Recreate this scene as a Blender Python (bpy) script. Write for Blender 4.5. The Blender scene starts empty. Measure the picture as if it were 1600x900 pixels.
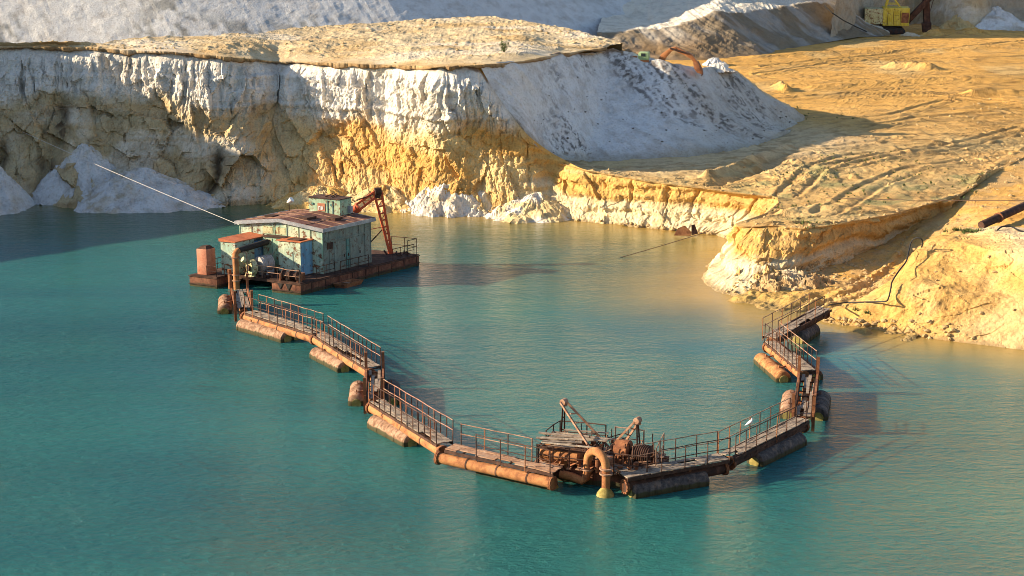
import bpy, bmesh, math, random
import numpy as np
from mathutils import Vector
random.seed(7)
SC = bpy.context.scene
COL = SC.collection

# ------------------------------------------------------------------ camera
H = 35.7
F = 2700.0
TH = math.atan(674.0 / F)
cam_d = bpy.data.cameras.new('camera')
cam = bpy.data.objects.new('camera', cam_d)
COL.objects.link(cam)
cam.location = (0, 0, H)
cam.rotation_euler = (math.pi / 2 - TH, 0, 0)
cam_d.sensor_width = 36.0
cam_d.lens = 36.0 * F / 1600.0
cam_d.clip_start = 0.5
cam_d.clip_end = 6000
SC.camera = cam

# ------------------------------------------------------------------ world + sun
SUN_EL = 20.0
SUN_A = 0.5
sx = -math.cos(math.radians(SUN_A)) * math.cos(math.radians(SUN_EL))
sy = -math.sin(math.radians(SUN_A)) * math.cos(math.radians(SUN_EL))
sz = math.sin(math.radians(SUN_EL))
w = bpy.data.worlds.new('World')
SC.world = w
w.use_nodes = True
nt = w.node_tree
nt.nodes.clear()
sky = nt.nodes.new('ShaderNodeTexSky')
sky.sky_type = 'NISHITA'
sky.sun_disc = False
sky.sun_elevation = math.radians(SUN_EL)
sky.sun_rotation = math.atan2(sx, sy)
sky.air_density = 1.0
sky.dust_density = 0.6
sky.ozone_density = 1.2
bgn = nt.nodes.new('ShaderNodeBackground')
bgn.inputs['Strength'].default_value = 0.09
won = nt.nodes.new('ShaderNodeOutputWorld')
nt.links.new(sky.outputs[0], bgn.inputs[0])
nt.links.new(bgn.outputs[0], won.inputs[0])
sun_d = bpy.data.lights.new('sun', 'SUN')
sun_d.energy = 5.0
sun_d.angle = math.radians(0.5)
sun_d.color = (1.0, 0.82, 0.57)
sun = bpy.data.objects.new('sun', sun_d)
COL.objects.link(sun)
sun.rotation_euler = Vector((sx, sy, sz)).to_track_quat('Z', 'Y').to_euler()
sun.location = (-60, 60, 80)
SC.view_settings.view_transform = 'Standard'
SC.view_settings.look = 'None'
SC.view_settings.gamma = 1.0
SC.view_settings.use_curve_mapping = False
SC.view_settings.exposure = 1.35
SC.render.engine = 'CYCLES'
SC.cycles.use_denoising = True
SC.cycles.denoising_prefilter = 'ACCURATE'
SC.cycles.filter_width = 0.9
SC.cycles.max_bounces = 6
SC.cycles.diffuse_bounces = 3
SC.cycles.glossy_bounces = 3
SC.cycles.caustics_reflective = False
SC.cycles.caustics_refractive = False


# ------------------------------------------------------------------ calibration: pixel of the photograph + height -> place
def U(x, y, z=0.0):
    a = (x - 800.0) / F
    b = (450.0 - y) / F
    d = np.array([a, math.cos(TH) + b * math.sin(TH), -math.sin(TH) + b * math.cos(TH)])
    t = (z - H) / d[2]
    return np.array([0, 0, H]) + d * t


# ------------------------------------------------------------------ noise
_rng = np.random.RandomState(11)
_PERM = _rng.permutation(256)
_PERM = np.concatenate([_PERM, _PERM, _PERM])
_VAL = _rng.uniform(-1, 1, 256)


def vnoise(p):
    p = np.asarray(p, float)
    i = np.floor(p).astype(int)
    f = p - i
    f = f * f * f * (f * (f * 6 - 15) + 10)
    i &= 255
    def h(dx, dy, dz):
        return _VAL[_PERM[_PERM[_PERM[(i[..., 0] + dx) & 255] + ((i[..., 1] + dy) & 255)] + ((i[..., 2] + dz) & 255)]]
    fx, fy, fz = f[..., 0], f[..., 1], f[..., 2]
    x00 = h(0, 0, 0) * (1 - fx) + h(1, 0, 0) * fx
    x10 = h(0, 1, 0) * (1 - fx) + h(1, 1, 0) * fx
    x01 = h(0, 0, 1) * (1 - fx) + h(1, 0, 1) * fx
    x11 = h(0, 1, 1) * (1 - fx) + h(1, 1, 1) * fx
    y0 = x00 * (1 - fy) + x10 * fy
    y1 = x01 * (1 - fy) + x11 * fy
    return y0 * (1 - fz) + y1 * fz


def fbm(p, o=4, gain=0.5):
    p = np.asarray(p, float).copy()
    a, s, n = 1.0, 0.0, 0.0
    for k in range(o):
        s = s + a * vnoise(p + 17.3 * k)
        n += a
        a *= gain
        p = p * 2.03
    return s / n


def ridged(p, o=4, gain=0.5):
    p = np.asarray(p, float).copy()
    a, s, n = 1.0, 0.0, 0.0
    for k in range(o):
        s = s + a * (1 - 2 * np.abs(vnoise(p + 9.1 * k)))
        n += a
        a *= gain
        p = p * 2.07
    return s / n


def worley_chip(p, seed=0, tilt=0.8):
    """broken, planar facets: every cell is a tilted plane at its own height"""
    p = np.asarray(p, float)
    i = np.floor(p).astype(int)
    best = np.full(p.shape[:-1], 1e9)
    out = np.zeros(p.shape[:-1])
    for dx in (-1, 0, 1):
        for dy in (-1, 0, 1):
            for dz in (-1, 0, 1):
                c = i + np.array([dx, dy, dz])
                h = _PERM[_PERM[_PERM[c[..., 0] & 255] + (c[..., 1] & 255)] + ((c[..., 2] + seed) & 255)]
                o = np.stack([(_VAL[h] + 1) / 2, (_VAL[(h * 7 + 31) & 255] + 1) / 2, (_VAL[(h * 13 + 77) & 255] + 1) / 2], -1)
                d = p - c - o
                r = (d * d).sum(-1)
                hh = _VAL[(h * 5 + 3) & 255] * 0.5 + tilt * (_VAL[(h * 3 + 9) & 255] * d[..., 0] + _VAL[(h * 11 + 5) & 255] * d[..., 1] + _VAL[(h * 17 + 1) & 255] * d[..., 2])
                m = r < best
                best = np.where(m, r, best)
                out = np.where(m, hh, out)
    return out


def st(*a):
    return np.stack(np.broadcast_arrays(*a), -1).astype(float)


def sstep(a, b, x):
    t = np.clip((x - a) / (b - a), 0, 1)
    return t * t * (3 - 2 * t)


def mixc(c0, c1, f):
    f = np.asarray(f)[..., None]
    return np.asarray(c0) * (1 - f) + np.asarray(c1) * f


# ------------------------------------------------------------------ materials
def new_mat(name):
    m = bpy.data.materials.new(name)
    m.use_nodes = True
    t = m.node_tree
    t.nodes.clear()
    out = t.nodes.new('ShaderNodeOutputMaterial')
    b = t.nodes.new('ShaderNodeBsdfPrincipled')
    t.links.new(b.outputs[0], out.inputs[0])
    return m, t, b


def nd(t, typ, **kw):
    n = t.nodes.new(typ)
    for k, v in kw.items():
        setattr(n, k, v)
    return n


def noise_node(t, vec, scale, detail=5, rough=0.6, dist=0.0):
    n = nd(t, 'ShaderNodeTexNoise')
    n.inputs['Scale'].default_value = scale
    n.inputs['Detail'].default_value = detail
    n.inputs['Roughness'].default_value = rough
    n.inputs['Distortion'].default_value = dist
    t.links.new(vec, n.inputs['Vector'])
    return n.outputs['Fac']


def ramp_node(t, fac, stops):
    r = nd(t, 'ShaderNodeValToRGB')
    el = r.color_ramp.elements
    while len(el) < len(stops):
        el.new(0.5)
    for e, (p, c) in zip(el, stops):
        e.position = p
        e.color = (c[0], c[1], c[2], 1)
    t.links.new(fac, r.inputs[0])
    return r.outputs[0]


def mix_rgb(t, a, b, fac, mode='MIX'):
    n = nd(t, 'ShaderNodeMix', data_type='RGBA', blend_type=mode)
    for sock, v in ((n.inputs[0], fac), (n.inputs[6], a), (n.inputs[7], b)):
        if hasattr(v, 'links') or hasattr(v, 'is_linked'):
            t.links.new(v, sock)
        elif isinstance(v, (int, float)):
            sock.default_value = v
        else:
            sock.default_value = (v[0], v[1], v[2], 1)
    return n.outputs[2]


def coord(t, scale=(1, 1, 1), kind='Object'):
    c = nd(t, 'ShaderNodeTexCoord')
    mp = nd(t, 'ShaderNodeMapping')
    mp.inputs['Scale'].default_value = scale
    t.links.new(c.outputs[kind], mp.inputs[0])
    return mp.outputs[0]


def bump_node(t, b, height, strength, dist, normal=None):
    n = nd(t, 'ShaderNodeBump')
    n.inputs['Strength'].default_value = strength
    n.inputs['Distance'].default_value = dist
    t.links.new(height, n.inputs['Height'])
    if normal is not None:
        t.links.new(normal, n.inputs['Normal'])
    if b is not None:
        t.links.new(n.outputs[0], b.inputs['Normal'])
    return n.outputs[0]


def mat_mottled(name, stops, scale=1.5, rough=0.85, metallic=0.0, bump=0.4, bdist=0.03, stretch=(1, 1, 1), spec=0.3, waterline=False):
    m, t, b = new_mat(name)
    v = coord(t, stretch)
    n1 = noise_node(t, v, scale, 8, 0.65, 0.3)
    c = ramp_node(t, n1, stops)
    n2 = noise_node(t, v, scale * 9, 4, 0.7)
    c2 = ramp_node(t, n2, [(0.3, (0.55, 0.5, 0.48)), (0.55, (1, 1, 1)), (0.8, (1.0, 1.0, 1.0))])
    c = mix_rgb(t, c, c2, 0.7, 'MULTIPLY')
    if waterline:
        # wet and weedy below the usual waterline, streaks of run-off above it
        tc = nd(t, 'ShaderNodeTexCoord')
        sp = nd(t, 'ShaderNodeSeparateXYZ')
        t.links.new(tc.outputs['Object'], sp.inputs[0])
        ad = nd(t, 'ShaderNodeMath', operation='MULTIPLY_ADD')
        t.links.new(n1, ad.inputs[0])
        ad.inputs[1].default_value = -0.55
        t.links.new(sp.outputs['Z'], ad.inputs[2])
        k = ramp_node(t, ad.outputs[0], [(0.0, (1, 1, 1)), (0.10, (0, 0, 0))])
        c = mix_rgb(t, c, (0.055, 0.05, 0.022), k)
        ns = noise_node(t, coord(t, (1, 1, 0.12)), 5.0, 4, 0.7)
        c = mix_rgb(t, c, ramp_node(t, ns, [(0.36, (0.42, 0.36, 0.33)), (0.56, (1, 1, 1))]), 0.65, 'MULTIPLY')
    t.links.new(c, b.inputs['Base Color'])
    b.inputs['Roughness'].default_value = rough
    b.inputs['Metallic'].default_value = metallic
    b.inputs['Specular IOR Level'].default_value = spec
    bump_node(t, b, n2, bump, bdist)
    return m


def mat_painted(name, paint, paint2, rust=(0.16, 0.06, 0.025), amount=0.5, rough=0.6, fade=0.5):
    """old paint: faded tones, rain streaks down the sheet, rust coming through"""
    m, t, b = new_mat(name)
    v = coord(t)
    vs = coord(t, (1.6, 1.6, 0.22))
    n1 = noise_node(t, v, 0.9, 6, 0.6)
    c = ramp_node(t, n1, [(0.35, paint), (0.62, paint2)])
    n2 = noise_node(t, vs, 2.2, 7, 0.7)
    s = ramp_node(t, n2, [(0.33, (0.5, 0.47, 0.43)), (0.55, (1, 1, 1))])
    c = mix_rgb(t, c, s, 0.6, 'MULTIPLY')
    n3 = noise_node(t, v, 2.6, 8, 0.72, 0.4)
    k = ramp_node(t, n3, [(1.0 - amount - 0.04, (0, 0, 0)), (1.0 - amount + 0.05, (1, 1, 1))])
    c = mix_rgb(t, c, rust, k)
    n4 = noise_node(t, v, 1.7, 5, 0.6)
    k2 = ramp_node(t, n4, [(0.6, (0, 0, 0)), (0.7, (1, 1, 1))])
    c = mix_rgb(t, c, tuple(min(0.8, x * 0.4 + 0.42) for x in paint2), mix_rgb(t, (0, 0, 0), k2, fade))
    t.links.new(c, b.inputs['Base Color'])
    b.inputs['Roughness'].default_value = rough
    b.inputs['Specular IOR Level'].default_value = 0.35
    bump_node(t, b, n3, 0.25, 0.02)
    return m


M = {}
M['rust'] = mat_mottled('rust', [(0.28, (0.07, 0.03, 0.016)), (0.42, (0.19, 0.07, 0.032)), (0.58, (0.30, 0.12, 0.05)), (0.75, (0.38, 0.20, 0.12))], 1.8)
M['rust_dark'] = mat_mottled('rust_dark', [(0.3, (0.022, 0.013, 0.010)), (0.5, (0.065, 0.03, 0.02)), (0.7, (0.14, 0.07, 0.045))], 1.6)
M['rust_pipe'] = mat_mottled('rust_pipe', [(0.28, (0.12, 0.045, 0.022)), (0.42, (0.29, 0.115, 0.045)), (0.58, (0.44, 0.20, 0.075)), (0.72, (0.34, 0.17, 0.09))], 1.7)
M['rust_pale'] = mat_mottled('rust_pale', [(0.30, (0.10, 0.05, 0.03)), (0.45, (0.27, 0.14, 0.085)), (0.58, (0.40, 0.25, 0.17)), (0.74, (0.30, 0.12, 0.06))], 2.2)
M['pontoon_shade'] = mat_mottled('pontoon_shade', [(0.3, (0.05, 0.045, 0.045)), (0.5, (0.13, 0.105, 0.095)), (0.62, (0.22, 0.16, 0.12)), (0.78, (0.26, 0.13, 0.07))], 2.2)  # float colour with shade put in
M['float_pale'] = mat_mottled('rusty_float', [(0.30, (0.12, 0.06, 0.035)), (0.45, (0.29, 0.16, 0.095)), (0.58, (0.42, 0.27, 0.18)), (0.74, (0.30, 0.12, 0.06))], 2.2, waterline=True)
M['float_shade'] = mat_mottled('shade_dark_float', [(0.3, (0.04, 0.036, 0.036)), (0.5, (0.10, 0.085, 0.08)), (0.62, (0.19, 0.14, 0.11)), (0.78, (0.24, 0.12, 0.07))], 2.4, waterline=True)  # floats turned from the sun: shade put into the colour
M['float_sunlit'] = mat_mottled('sunlit_float', [(0.28, (0.16, 0.06, 0.03)), (0.42, (0.34, 0.14, 0.05)), (0.58, (0.48, 0.24, 0.09)), (0.72, (0.38, 0.2, 0.1))], 1.6, waterline=True)  # sunlit copy: warm light put into the rust colour
M['float_far_shade'] = mat_mottled('far_shade_float', [(0.3, (0.03, 0.016, 0.012)), (0.5, (0.10, 0.045, 0.026)), (0.7, (0.19, 0.10, 0.065))], 1.8, waterline=True)  # far floats beneath the walkway: their shade is put into the rust
M['hull_rust'] = mat_mottled('hull_rust', [(0.28, (0.05, 0.02, 0.014)), (0.45, (0.15, 0.055, 0.032)), (0.6, (0.24, 0.10, 0.055)), (0.76, (0.32, 0.17, 0.11))], 1.4, waterline=True)
M['deck_wood'] = mat_mottled('old_deck_planks', [(0.28, (0.09, 0.065, 0.05)), (0.45, (0.22, 0.165, 0.125)), (0.6, (0.36, 0.29, 0.22)), (0.76, (0.26, 0.14, 0.08))], 2.6, 0.9)
M['olive_yellow'] = mat_mottled('olive_yellow', [(0.3, (0.16, 0.12, 0.03)), (0.5, (0.30, 0.24, 0.07)), (0.7, (0.42, 0.34, 0.14))], 2.5)  # yellow of the foot flange, also painted sunlight on float end caps
M['wood'] = mat_mottled('weathered_wood', [(0.28, (0.16, 0.12, 0.09)), (0.45, (0.32, 0.26, 0.20)), (0.62, (0.46, 0.39, 0.31)), (0.8, (0.30, 0.18, 0.11))], 2.0, 0.9)
M['wood_rusty'] = mat_mottled('stained_wood', [(0.28, (0.15, 0.08, 0.05)), (0.5, (0.36, 0.20, 0.12)), (0.7, (0.48, 0.34, 0.24))], 1.8, 0.9)
M['dark'] = mat_mottled('grime', [(0.3, (0.015, 0.013, 0.012)), (0.7, (0.05, 0.04, 0.035))], 3.0)
M['rubber'] = mat_mottled('black_rubber', [(0.3, (0.012, 0.012, 0.013)), (0.7, (0.03, 0.03, 0.03))], 6.0, 0.7)
M['mint'] = mat_painted('mint_paint', (0.24, 0.40, 0.29), (0.42, 0.52, 0.34), amount=0.44)
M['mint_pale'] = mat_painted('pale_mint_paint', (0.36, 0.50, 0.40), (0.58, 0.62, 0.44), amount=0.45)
M['shaded_mint'] = mat_painted('shade_tinted_paint', (0.13, 0.165, 0.145), (0.21, 0.235, 0.20), (0.11, 0.07, 0.05), amount=0.44, fade=0.12)  # cabin paint on its shaded side: the shade is in the colour
M['blue'] = mat_painted('blue_paint', (0.12, 0.27, 0.42), (0.19, 0.36, 0.50), amount=0.40)
M['dark_green'] = mat_painted('dark_green_paint', (0.07, 0.17, 0.15), (0.10, 0.22, 0.20), amount=0.40)
M['grey_metal'] = mat_mottled('grey_sheet_metal', [(0.3, (0.22, 0.22, 0.24)), (0.5, (0.34, 0.35, 0.38)), (0.7, (0.48, 0.47, 0.46))], 1.4, 0.55, 0.3)
M['grey_motor'] = mat_mottled('grey_motor_paint', [(0.3, (0.28, 0.25, 0.23)), (0.55, (0.46, 0.42, 0.40)), (0.75, (0.34, 0.17, 0.09))], 2.4, 0.6)
M['red_tank'] = mat_mottled('faded_red_paint', [(0.3, (0.38, 0.13, 0.07)), (0.5, (0.50, 0.19, 0.11)), (0.7, (0.58, 0.27, 0.17))], 0.8, 0.6)
M['roof_rust'] = mat_mottled('rusty_roof_sheet', [(0.3, (0.06, 0.026, 0.02)), (0.48, (0.14, 0.055, 0.04)), (0.60, (0.21, 0.11, 0.085)), (0.76, (0.33, 0.27, 0.245))], 1.2, 0.8)
M['orange_roof'] = mat_mottled('orange_red_roof', [(0.3, (0.36, 0.10, 0.04)), (0.6, (0.56, 0.17, 0.07)), (0.8, (0.42, 0.18, 0.10))], 1.1, 0.7)
M['orange'] = mat_mottled('orange_red_paint', [(0.28, (0.14, 0.035, 0.02)), (0.36, (0.54, 0.085, 0.03)), (0.6, (0.70, 0.12, 0.04)), (0.8, (0.58, 0.14, 0.06))], 1.4, 0.55)
M['digger_orange'] = mat_mottled('digger_orange_paint', [(0.28, (0.16, 0.06, 0.02)), (0.5, (0.40, 0.15, 0.05)), (0.8, (0.46, 0.22, 0.09))], 1.0, 0.55)
M['yellow'] = mat_painted('yellow_paint', (0.62, 0.44, 0.03), (0.68, 0.54, 0.08), (0.22, 0.08, 0.02), amount=0.40)
M['yellow_old'] = mat_painted('pale_yellow_paint', (0.50, 0.45, 0.22), (0.56, 0.54, 0.32), (0.2, 0.09, 0.03), amount=0.46)
M['green_cab'] = mat_mottled('green_cab_paint', [(0.3, (0.22, 0.34, 0.16)), (0.7, (0.36, 0.46, 0.24))], 1.5, 0.5)
M['glass'] = mat_mottled('dark_glass', [(0.3, (0.02, 0.025, 0.03)), (0.7, (0.04, 0.05, 0.055))], 2.0, 0.15, 0.0, 0.02, 0.01)
M['white'] = mat_mottled('white_paint', [(0.3, (0.66, 0.66, 0.64)), (0.7, (0.8, 0.8, 0.78))], 4.0, 0.5, 0.0, 0.05)
M['feather'] = mat_mottled('white_feathers', [(0.3, (0.68, 0.68, 0.68)), (0.7, (0.8, 0.8, 0.8))], 9.0, 0.8, 0.0, 0.1)
M['feather_grey'] = mat_mottled('grey_feathers', [(0.3, (0.34, 0.35, 0.37)), (0.7, (0.45, 0.46, 0.48))], 9.0, 0.8, 0.0, 0.1)
M['beak'] = mat_mottled('yellow_beak', [(0.3, (0.55, 0.33, 0.04)), (0.7, (0.65, 0.4, 0.05))], 9.0, 0.5)
M['rope'] = mat_mottled('pale_wire_rope', [(0.3, (0.50, 0.47, 0.43)), (0.7, (0.62, 0.58, 0.54))], 5.0, 0.6)
M['rope_dark'] = mat_mottled('rusty_wire_rope', [(0.3, (0.10, 0.06, 0.04)), (0.7, (0.2, 0.12, 0.08))], 5.0, 0.7)
M['leaf'] = mat_mottled('weed_leaves', [(0.3, (0.05, 0.08, 0.02)), (0.55, (0.10, 0.13, 0.035)), (0.8, (0.22, 0.20, 0.07))], 1.2, 0.8)
M['red_sign'] = mat_mottled('red_sign_paint', [(0.3, (0.36, 0.12, 0.07)), (0.7, (0.50, 0.22, 0.12))], 3.0, 0.6)


def mat_terrain():
    m, t, b = new_mat('quarry_sand')
    at = nd(t, 'ShaderNodeAttribute', attribute_name='albedo')
    v = coord(t)
    n1 = noise_node(t, v, 0.55, 8, 0.65, 0.2)
    k1 = ramp_node(t, n1, [(0.30, (0.74, 0.70, 0.66)), (0.52, (1, 1, 1)), (0.75, (1.10, 1.09, 1.06))])
    n2 = noise_node(t, v, 5.0, 6, 0.7)
    k2 = ramp_node(t, n2, [(0.32, (0.60, 0.55, 0.50)), (0.50, (1, 1, 1)), (0.8, (1.04, 1.04, 1.04))])
    c = mix_rgb(t, at.outputs['Color'], k1, 1.0, 'MULTIPLY')
    c = mix_rgb(t, c, k2, 0.8, 'MULTIPLY')
    t.links.new(c, b.inputs['Base Color'])
    b.inputs['Roughness'].default_value = 0.95
    b.inputs['Specular IOR Level'].default_value = 0.08
    n3 = noise_node(t, v, 3.0, 10, 0.75, 0.6)
    nb = bump_node(t, None, n3, 0.7, 0.22)
    n4 = noise_node(t, v, 14.0, 5, 0.7)
    bump_node(t, b, n4, 0.6, 0.05, nb)
    return m


M['sand'] = mat_terrain()


def mat_water():
    m, t, b = new_mat('turquoise_water')
    at = nd(t, 'ShaderNodeAttribute', attribute_name='albedo')
    v = coord(t)
    n0 = noise_node(t, v, 0.035, 4, 0.55)
    n00 = noise_node(t, coord(t, (0.35, 1.5, 1)), 0.06, 5, 0.6, 0.5)
    k00 = ramp_node(t, n00, [(0.36, (0.84, 0.88, 0.92)), (0.62, (1.10, 1.08, 1.03))])
    k0 = ramp_node(t, n0, [(0.32, (0.72, 0.80, 0.90)), (0.68, (1.15, 1.10, 1.05))])
    c = mix_rgb(t, at.outputs['Color'], k0, 1.0, 'MULTIPLY')
    c = mix_rgb(t, c, k00, 1.0, 'MULTIPLY')
    t.links.new(c, b.inputs['Base Color'])
    b.inputs['Roughness'].default_value = 0.05
    b.inputs['IOR'].default_value = 1.333
    b.subsurface_method = 'BURLEY'
    b.inputs['Subsurface Weight'].default_value = 0.3
    b.inputs['Subsurface Scale'].default_value = 2.2
    b.inputs['Subsurface Radius'].default_value = (0.7, 1.0, 1.0)
    b.inputs['Specular IOR Level'].default_value = 0.5
    # wind ripples: short crests, with calm and ruffled patches
    va = coord(t, (0.8, 1.35, 1))
    r1 = noise_node(t, va, 1.55, 6, 0.68, 0.3)
    vb = coord(t, (0.45, 1.2, 1))
    r2 = noise_node(t, vb, 0.5, 3, 0.5, 0.3)
    calm = nd(t, 'ShaderNodeMath', operation='MULTIPLY')
    patch = ramp_node(t, noise_node(t, coord(t, (0.5, 1.2, 1)), 0.045, 3, 0.55), [(0.36, (0.75, 0.75, 0.75)), (0.64, (1.5, 1.5, 1.5))])
    sepr = nd(t, 'ShaderNodeSeparateColor')
    t.links.new(patch, sepr.inputs[0])
    t.links.new(sepr.outputs[0], calm.inputs[0])
    t.links.new(at.outputs['Alpha'], calm.inputs[1])
    add = nd(t, 'ShaderNodeMath', operation='MULTIPLY_ADD')
    t.links.new(r2, add.inputs[0])
    add.inputs[1].default_value = 0.9
    t.links.new(r1, add.inputs[2])
    bn = nd(t, 'ShaderNodeBump')
    bn.inputs['Distance'].default_value = 0.36
    t.links.new(add.outputs[0], bn.inputs['Height'])
    t.links.new(calm.outputs[0], bn.inputs['Strength'])
    t.links.new(bn.outputs[0], b.inputs['Normal'])
    return m


M['water'] = mat_water()


# ------------------------------------------------------------------ mesh helpers
def tag(o, label=None, cat=None, group=None, kind=None):
    if label: o['label'] = label
    if cat: o['category'] = cat
    if group: o['group'] = group
    if kind: o['kind'] = kind
    return o


def thing(name, label, cat, loc, group=None):
    o = bpy.data.objects.new(name, None)
    COL.objects.link(o)
    o.location = Vector([float(c) for c in loc])
    o.empty_display_size = 0.3
    return tag(o, label, cat, group)


def root_of(o):
    while o.parent is not None:
        o = o.parent
    return o


def vec(p):
    return Vector((float(p[0]), float(p[1]), float(p[2])))


class MB:
    """collects shapes given in world space and links them as ONE mesh object"""
    def __init__(self):
        self.v = []
        self.f = []

    def add(self, vs, fs):
        o = len(self.v)
        self.v += [tuple(map(float, p)) for p in vs]
        self.f += [tuple(i + o for i in f) for f in fs]
        return self

    def hexa(self, b, t):
        """box from four bottom and four top corners"""
        return self.add(list(b) + list(t), [(3, 2, 1, 0), (4, 5, 6, 7), (0, 1, 5, 4), (1, 2, 6, 5), (2, 3, 7, 6), (3, 0, 4, 7)])

    def beam(self, a, b, w, h, up=(0, 0, 1)):
        a, b = vec(a), vec(b)
        d = (b - a).normalized()
        up = vec(up)
        s = d.cross(up)
        if s.length < 1e-4:
            s = d.cross(Vector((1, 0, 0)))
        s.normalize()
        u = s.cross(d).normalized()
        s *= w / 2
        u *= h / 2
        return self.hexa([a - s - u, a + s - u, b + s - u, b - s - u], [a - s + u, a + s + u, b + s + u, b - s + u])

    def tube(self, pts, r, n=8, cap=True):
        pts = [vec(p) for p in pts]
        rs = r if isinstance(r, (list, tuple)) else [r] * len(pts)
        ref = None
        rings = []
        for k, p in enumerate(pts):
            d = (pts[min(k + 1, len(pts) - 1)] - pts[max(k - 1, 0)]).normalized()
            if ref is None:
                ref = d.cross(Vector((0, 0, 1)))
                if ref.length < 0.05:
                    ref = d.cross(Vector((1, 0, 0)))
            s = (ref - d * ref.dot(d)).normalized()
            ref = s
            u = d.cross(s)
            rings.append([p + (s * math.cos(2 * math.pi * i / n) + u * math.sin(2 * math.pi * i / n)) * rs[k] for i in range(n)])
        o = len(self.v)
        for ring in rings:
            self.v += [tuple(p) for p in ring]
        for k in range(len(rings) - 1):
            for i in range(n):
                j = (i + 1) % n
                self.f.append((o + k * n + i, o + k * n + j, o + (k + 1) * n + j, o + (k + 1) * n + i))
        if cap:
            self.f.append(tuple(o + i for i in reversed(range(n))))
            self.f.append(tuple(o + (len(rings) - 1) * n + i for i in range(n)))
        return self

    def prism(self, poly, off):
        """closed polygon (list of points) pushed along off"""
        off = vec(off)
        n = len(poly)
        a = [vec(p) for p in poly]
        self.add(a + [p + off for p in a], [tuple(reversed(range(n))), tuple(range(n, 2 * n))] + [(i, (i + 1) % n, n + (i + 1) % n, n + i) for i in range(n)])
        return self

    def ball(self, c, r, n=10, m=7, sc=(1, 1, 1)):
        vs = [(c[0], c[1], c[2] - r * sc[2])]
        for k in range(1, m):
            a = math.pi * k / m
            for i in range(n):
                b = 2 * math.pi * i / n
                vs.append((c[0] + r * sc[0] * math.sin(a) * math.cos(b), c[1] + r * sc[1] * math.sin(a) * math.sin(b), c[2] - r * sc[2] * math.cos(a)))
        vs.append((c[0], c[1], c[2] + r * sc[2]))
        fs = [(0, 1 + (i + 1) % n, 1 + i) for i in range(n)]
        for k in range(m - 2):
            for i in range(n):
                a, b = 1 + k * n + i, 1 + k * n + (i + 1) % n
                fs.append((a, b, b + n, a + n))
        l = len(vs) - 1
        fs += [(l, l - n + i, l - n + (i + 1) % n) for i in range(n)]
        return self.add(vs, fs)

    def build(self, name, mat, parent=None, label=None, smooth=35, bevel=0):
        me = bpy.data.meshes.new(name)
        loc = root_of(parent).location if parent is not None else Vector((0, 0, 0))
        me.from_pydata([(x - loc.x, y - loc.y, z - loc.z) for x, y, z in self.v], [], self.f)
        bm = bmesh.new()
        bm.from_mesh(me)
        bmesh.ops.recalc_face_normals(bm, faces=bm.faces)
        if bevel:
            bmesh.ops.bevel(bm, geom=bm.edges[:], offset=bevel, segments=2, affect='EDGES', profile=0.6)
        bm.to_mesh(me)
        bm.free()
        me.materials.append(mat)
        me.polygons.foreach_set('use_smooth', [True] * len(me.polygons))
        me.set_sharp_from_angle(angle=math.radians(smooth))
        o = bpy.data.objects.new(name, me)
        COL.objects.link(o)
        if parent is not None:
            o.parent = parent
        if label:
            o['label'] = label
        return o


def grid_obj(name, P, colr, mat, kind='structure', alpha=None):
    nu, nv = P.shape[:2]
    me = bpy.data.meshes.new(name)
    me.vertices.add(nu * nv)
    me.vertices.foreach_set('co', P.reshape(-1).astype(np.float32))
    i = np.arange(nu * nv).reshape(nu, nv)
    q = np.stack([i[:-1, :-1], i[1:, :-1], i[1:, 1:], i[:-1, 1:]], -1).reshape(-1, 4)
    me.loops.add(q.size)
    me.polygons.add(len(q))
    me.loops.foreach_set('vertex_index', q.reshape(-1).astype(np.int32))
    me.polygons.foreach_set('loop_start', (np.arange(len(q)) * 4).astype(np.int32))
    me.polygons.foreach_set('use_smooth', np.full(len(q), mat is M['water']))
    me.update(calc_edges=True)
    ca = me.color_attributes.new('albedo', 'FLOAT_COLOR', 'POINT')
    c4 = np.ones((nu * nv, 4), np.float32)
    c4[:, :3] = np.clip(np.broadcast_to(colr, P.shape), 0.01, 0.9).reshape(-1, 3)
    if alpha is not None:
        c4[:, 3] = alpha.reshape(-1)
    ca.data.foreach_set('color', c4.reshape(-1))
    me.materials.append(mat)
    o = bpy.data.objects.new(name, me)
    COL.objects.link(o)
    if kind:
        o['kind'] = kind
    return o


def gsmooth(a, k):
    if k <= 0:
        return a
    w_ = np.exp(-0.5 * (np.arange(-3 * k, 3 * k + 1) / k) ** 2)
    w_ /= w_.sum()
    pad = np.concatenate([np.repeat(a[:1], 3 * k, 0), a, np.repeat(a[-1:], 3 * k, 0)])
    return np.stack([np.convolve(pad[:, j], w_, 'valid') for j in range(a.shape[1])], 1)


def loft(curves, nu, vpos, nv, smooth=0, vpow=1.0, spacing=None):
    """curves: K curves of the same number of control points; vpos: their v in 0..1.  Returns P[nu,nv,3]"""
    C = np.array(curves, float)
    ref = C.mean(0)
    d = np.concatenate([[0], np.cumsum(np.linalg.norm(np.diff(ref, axis=0), axis=1))])
    s = np.linspace(0, d[-1], nu)
    R = []
    for c in C:
        r = np.stack([np.interp(s, d, c[:, k]) for k in range(3)], 1)
        R.append(gsmooth(r, smooth))
    R = np.array(R)
    vv = np.linspace(0, 1, nv) ** vpow
    P = np.zeros((nu, nv, 3))
    for j, v in enumerate(vv):
        k = min(np.searchsorted(vpos, v, side='right') - 1, len(vpos) - 2)
        f = (v - vpos[k]) / (vpos[k + 1] - vpos[k])
        P[:, j] = R[k] * (1 - f) + R[k + 1] * f
    return P


def normals(P):
    du = np.gradient(P, axis=0)
    dv = np.gradient(P, axis=1)
    n = np.cross(du, dv)
    return n / (np.linalg.norm(n, axis=-1, keepdims=True) + 1e-9)


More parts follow.
